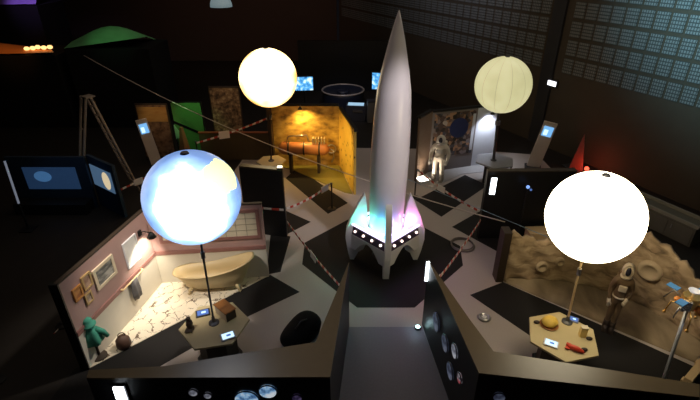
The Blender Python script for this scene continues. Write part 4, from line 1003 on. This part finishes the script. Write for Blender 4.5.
pavilion('orange lit low tent roof at the far left edge', op, ln(-40, 38, 50, 49, 9, 0, Y+1.2), Y, mat('orange_cloth', (.65, .24, .06), .6, var=.2, scale=2), 2.5)
for k, (px, py) in enumerate(((27, 49.5), (33, 49), (38, 48), (44, 48.5), (50, 48))):
    p = D(px, py, 22.4); b = bm_(); ball(b, p+Vector((0, 0, .04)), .10, 12, (1.3, 1, .9))
    tag(obj('lantern', b, glow('lantern_amber', (1, .55, .2), 0.8 if k > 2 else 2), None, True), ('leftmost amber lantern', 'second amber lantern from left', 'middle amber lantern', 'second amber lantern from right', 'rightmost amber lantern')[k]+' on the orange tent roof ridge', 'lantern', 'amber lanterns on the orange roof')
pp = ln(-30, 5, 36, 4, 7, 0, 26)
t = pavilion('purple lit canopy cut off by the top left corner', pp, ln(-30, -9, 38, -9, 7, 0, 27.2), 26, mat('purple_cloth', (.34, .22, .55), .6, var=.15), 2.5)
lamp('green_wash', 'SPOT', (-10.4, 19.0, 6.6), 85, (.35, 1, .45), (-10.8, 22.6, 4.3), spot_size=.75, spot_blend=.7, shadow_soft_size=.1)
lamp('orange_wash', 'SPOT', (-15, 19.4, 6.2), 150, (1, .40, .10), (-15.4, 22.6, 3.8), spot_size=.8, spot_blend=.7, shadow_soft_size=.1)
lamp('purple_wash', 'SPOT', (-16, 23.6, 7.6), 330, (.55, .35, 1), (-16.6, 26.5, 5.3), spot_size=.8, spot_blend=.7, shadow_soft_size=.1)
p = D(221, 4, 24)
t = thing('pendant_lamp', 'pale blue-white hanging lamp cut off by the top edge', 'lamp', p)
b = bm_(); lathe(b, [(.10, .75), (.30, .60), (.50, .05), (.52, -.12), (.50, -.12), (.28, .5), (0, .6)], n=32, cap=False); obj('lamp_shade', b, mat('lamp_shade_grey', (.30, .38, .42), .5, emit=(.35, .48, .52), es=.35), t, True)
b = bm_(); ball(b, (0, 0, -.02), .13, 16, (1.5, 1, .6)); obj('bulb', b, glow('pendant_bulb', (.8, .95, 1), 4), t, True)
b = bm_(); cyl(b, (0, 0, .7), (0, 0, 12-p.z), .012); obj('cord', b, BLACK, t)

# ------------------------------------------------------------------ guy cable across the hall
pa, pb = D(84, 55.5, 20), D(505, 222, 11.5)
pb = Vector((3.97, 12.3, pb.z+.05)) if False else pb
b = bm_(); pts = [pa.lerp(pb, i/24)-Vector((0, 0, .62*4*(i/24)*(1-i/24))) for i in range(25)]
tube(b, pts, .016, 6)
tag(obj('guy_cable', b, mat('pale_cable', (.55, .48, .42), .4), None, True), 'long pale cable stretched diagonally across the hall behind the rocket', 'cable')
pa, pb = D(400, 176, 13.2), D(700, 300, 8.6)
b = bm_(); tube(b, [pa.lerp(pb, i/12) for i in range(13)], .008, 6)
tag(obj('guy_cable', b, mat('blue_cable', (.20, .32, .40), .4), None, True), 'thin blue-grey cable running right from behind the rocket', 'cable')

# ------------------------------------------------------------------ hall light and unseen fills added to lift dark sets
lamp('hall_wash', 'SPOT', (3.5, 10.5, 9.5), 6500, (.38, .82, 1), (11.6, 13.6, 8.2), spot_size=1.3, spot_blend=1, shadow_soft_size=.4)
lamp('hall_wash', 'SPOT', (1.0, 20, 10.5), 700, (.75, .8, 1), (5.6, 25, 8.5), spot_size=1.5, spot_blend=1, shadow_soft_size=.4)
lamp('rocket_spot', 'SPOT', (4.0, 6.0, 9.5), 1900, (1, .92, .95), (RX, RY, 3.6), spot_size=.42, spot_blend=.7, shadow_soft_size=.25)
lamp('back_fill', 'SPOT', (-6, 24, 10.5), 700, (1, .55, .42), (-7, 37, 4.5), spot_size=1.6, spot_blend=1, shadow_soft_size=.5)  # unseen warm spot added to lift the dark back wall
lamp('ambient_fill', 'AREA', (0, 16, 11.9), 420, (1, .80, .62), (0, 16, 0), size=18)  # soft area light added overhead to raise the ambient level
lamp('moon_fill', 'SPOT', (2.2, 5.0, 9.5), 1500, (1, .84, .60), (6.3, 9.1, .7), spot_size=.50, spot_blend=.7, shadow_soft_size=.3)  # added unseen spot that brightens the moon set
lamp('bath_side_fill', 'SPOT', (1.0, 10.6, 9.6), 2600, (1, .88, .74), (-4.9, 8.6, .8), spot_size=.40, spot_blend=.6, shadow_soft_size=.3)  # second unseen spot, added for the left pink wall
lamp('bath_fill', 'SPOT', (-5.2, 5.0, 9), 2400, (1, .90, .76), (-4.0, 9.4, .6), spot_size=.52, spot_blend=.6, shadow_soft_size=.3)  # unseen overhead spot added to brighten the bathroom set

# ------------------------------------------------------------------ repeats share a group
GRP = {'inflatable_globe': 'lit globes on poles', 'round_picture': 'round pictures on the partitions', 'barrier_post': 'thin black barrier posts',
       'monitor': 'blue screens behind the rocket', 'tablet': 'tablets on the tables', 'framed_picture': 'framed pictures on the pink wall',
       'light_bar': 'white light bars', 'poster_panel': 'brown posters at the back', 'partition_wall': 'black partition walls', 'display_table': 'hexagonal tables',
       'info_kiosk': 'beige screen columns', 'pavilion': 'lit tent roofs far left', 'spacesuit': 'standing spacesuits', 'guy_cable': 'cables stretched across the hall'}
for o in SC.objects:
    k = o.name.split('.')[0]
    if not o.parent and k in GRP and not o.get('group'): o['group'] = GRP[k]
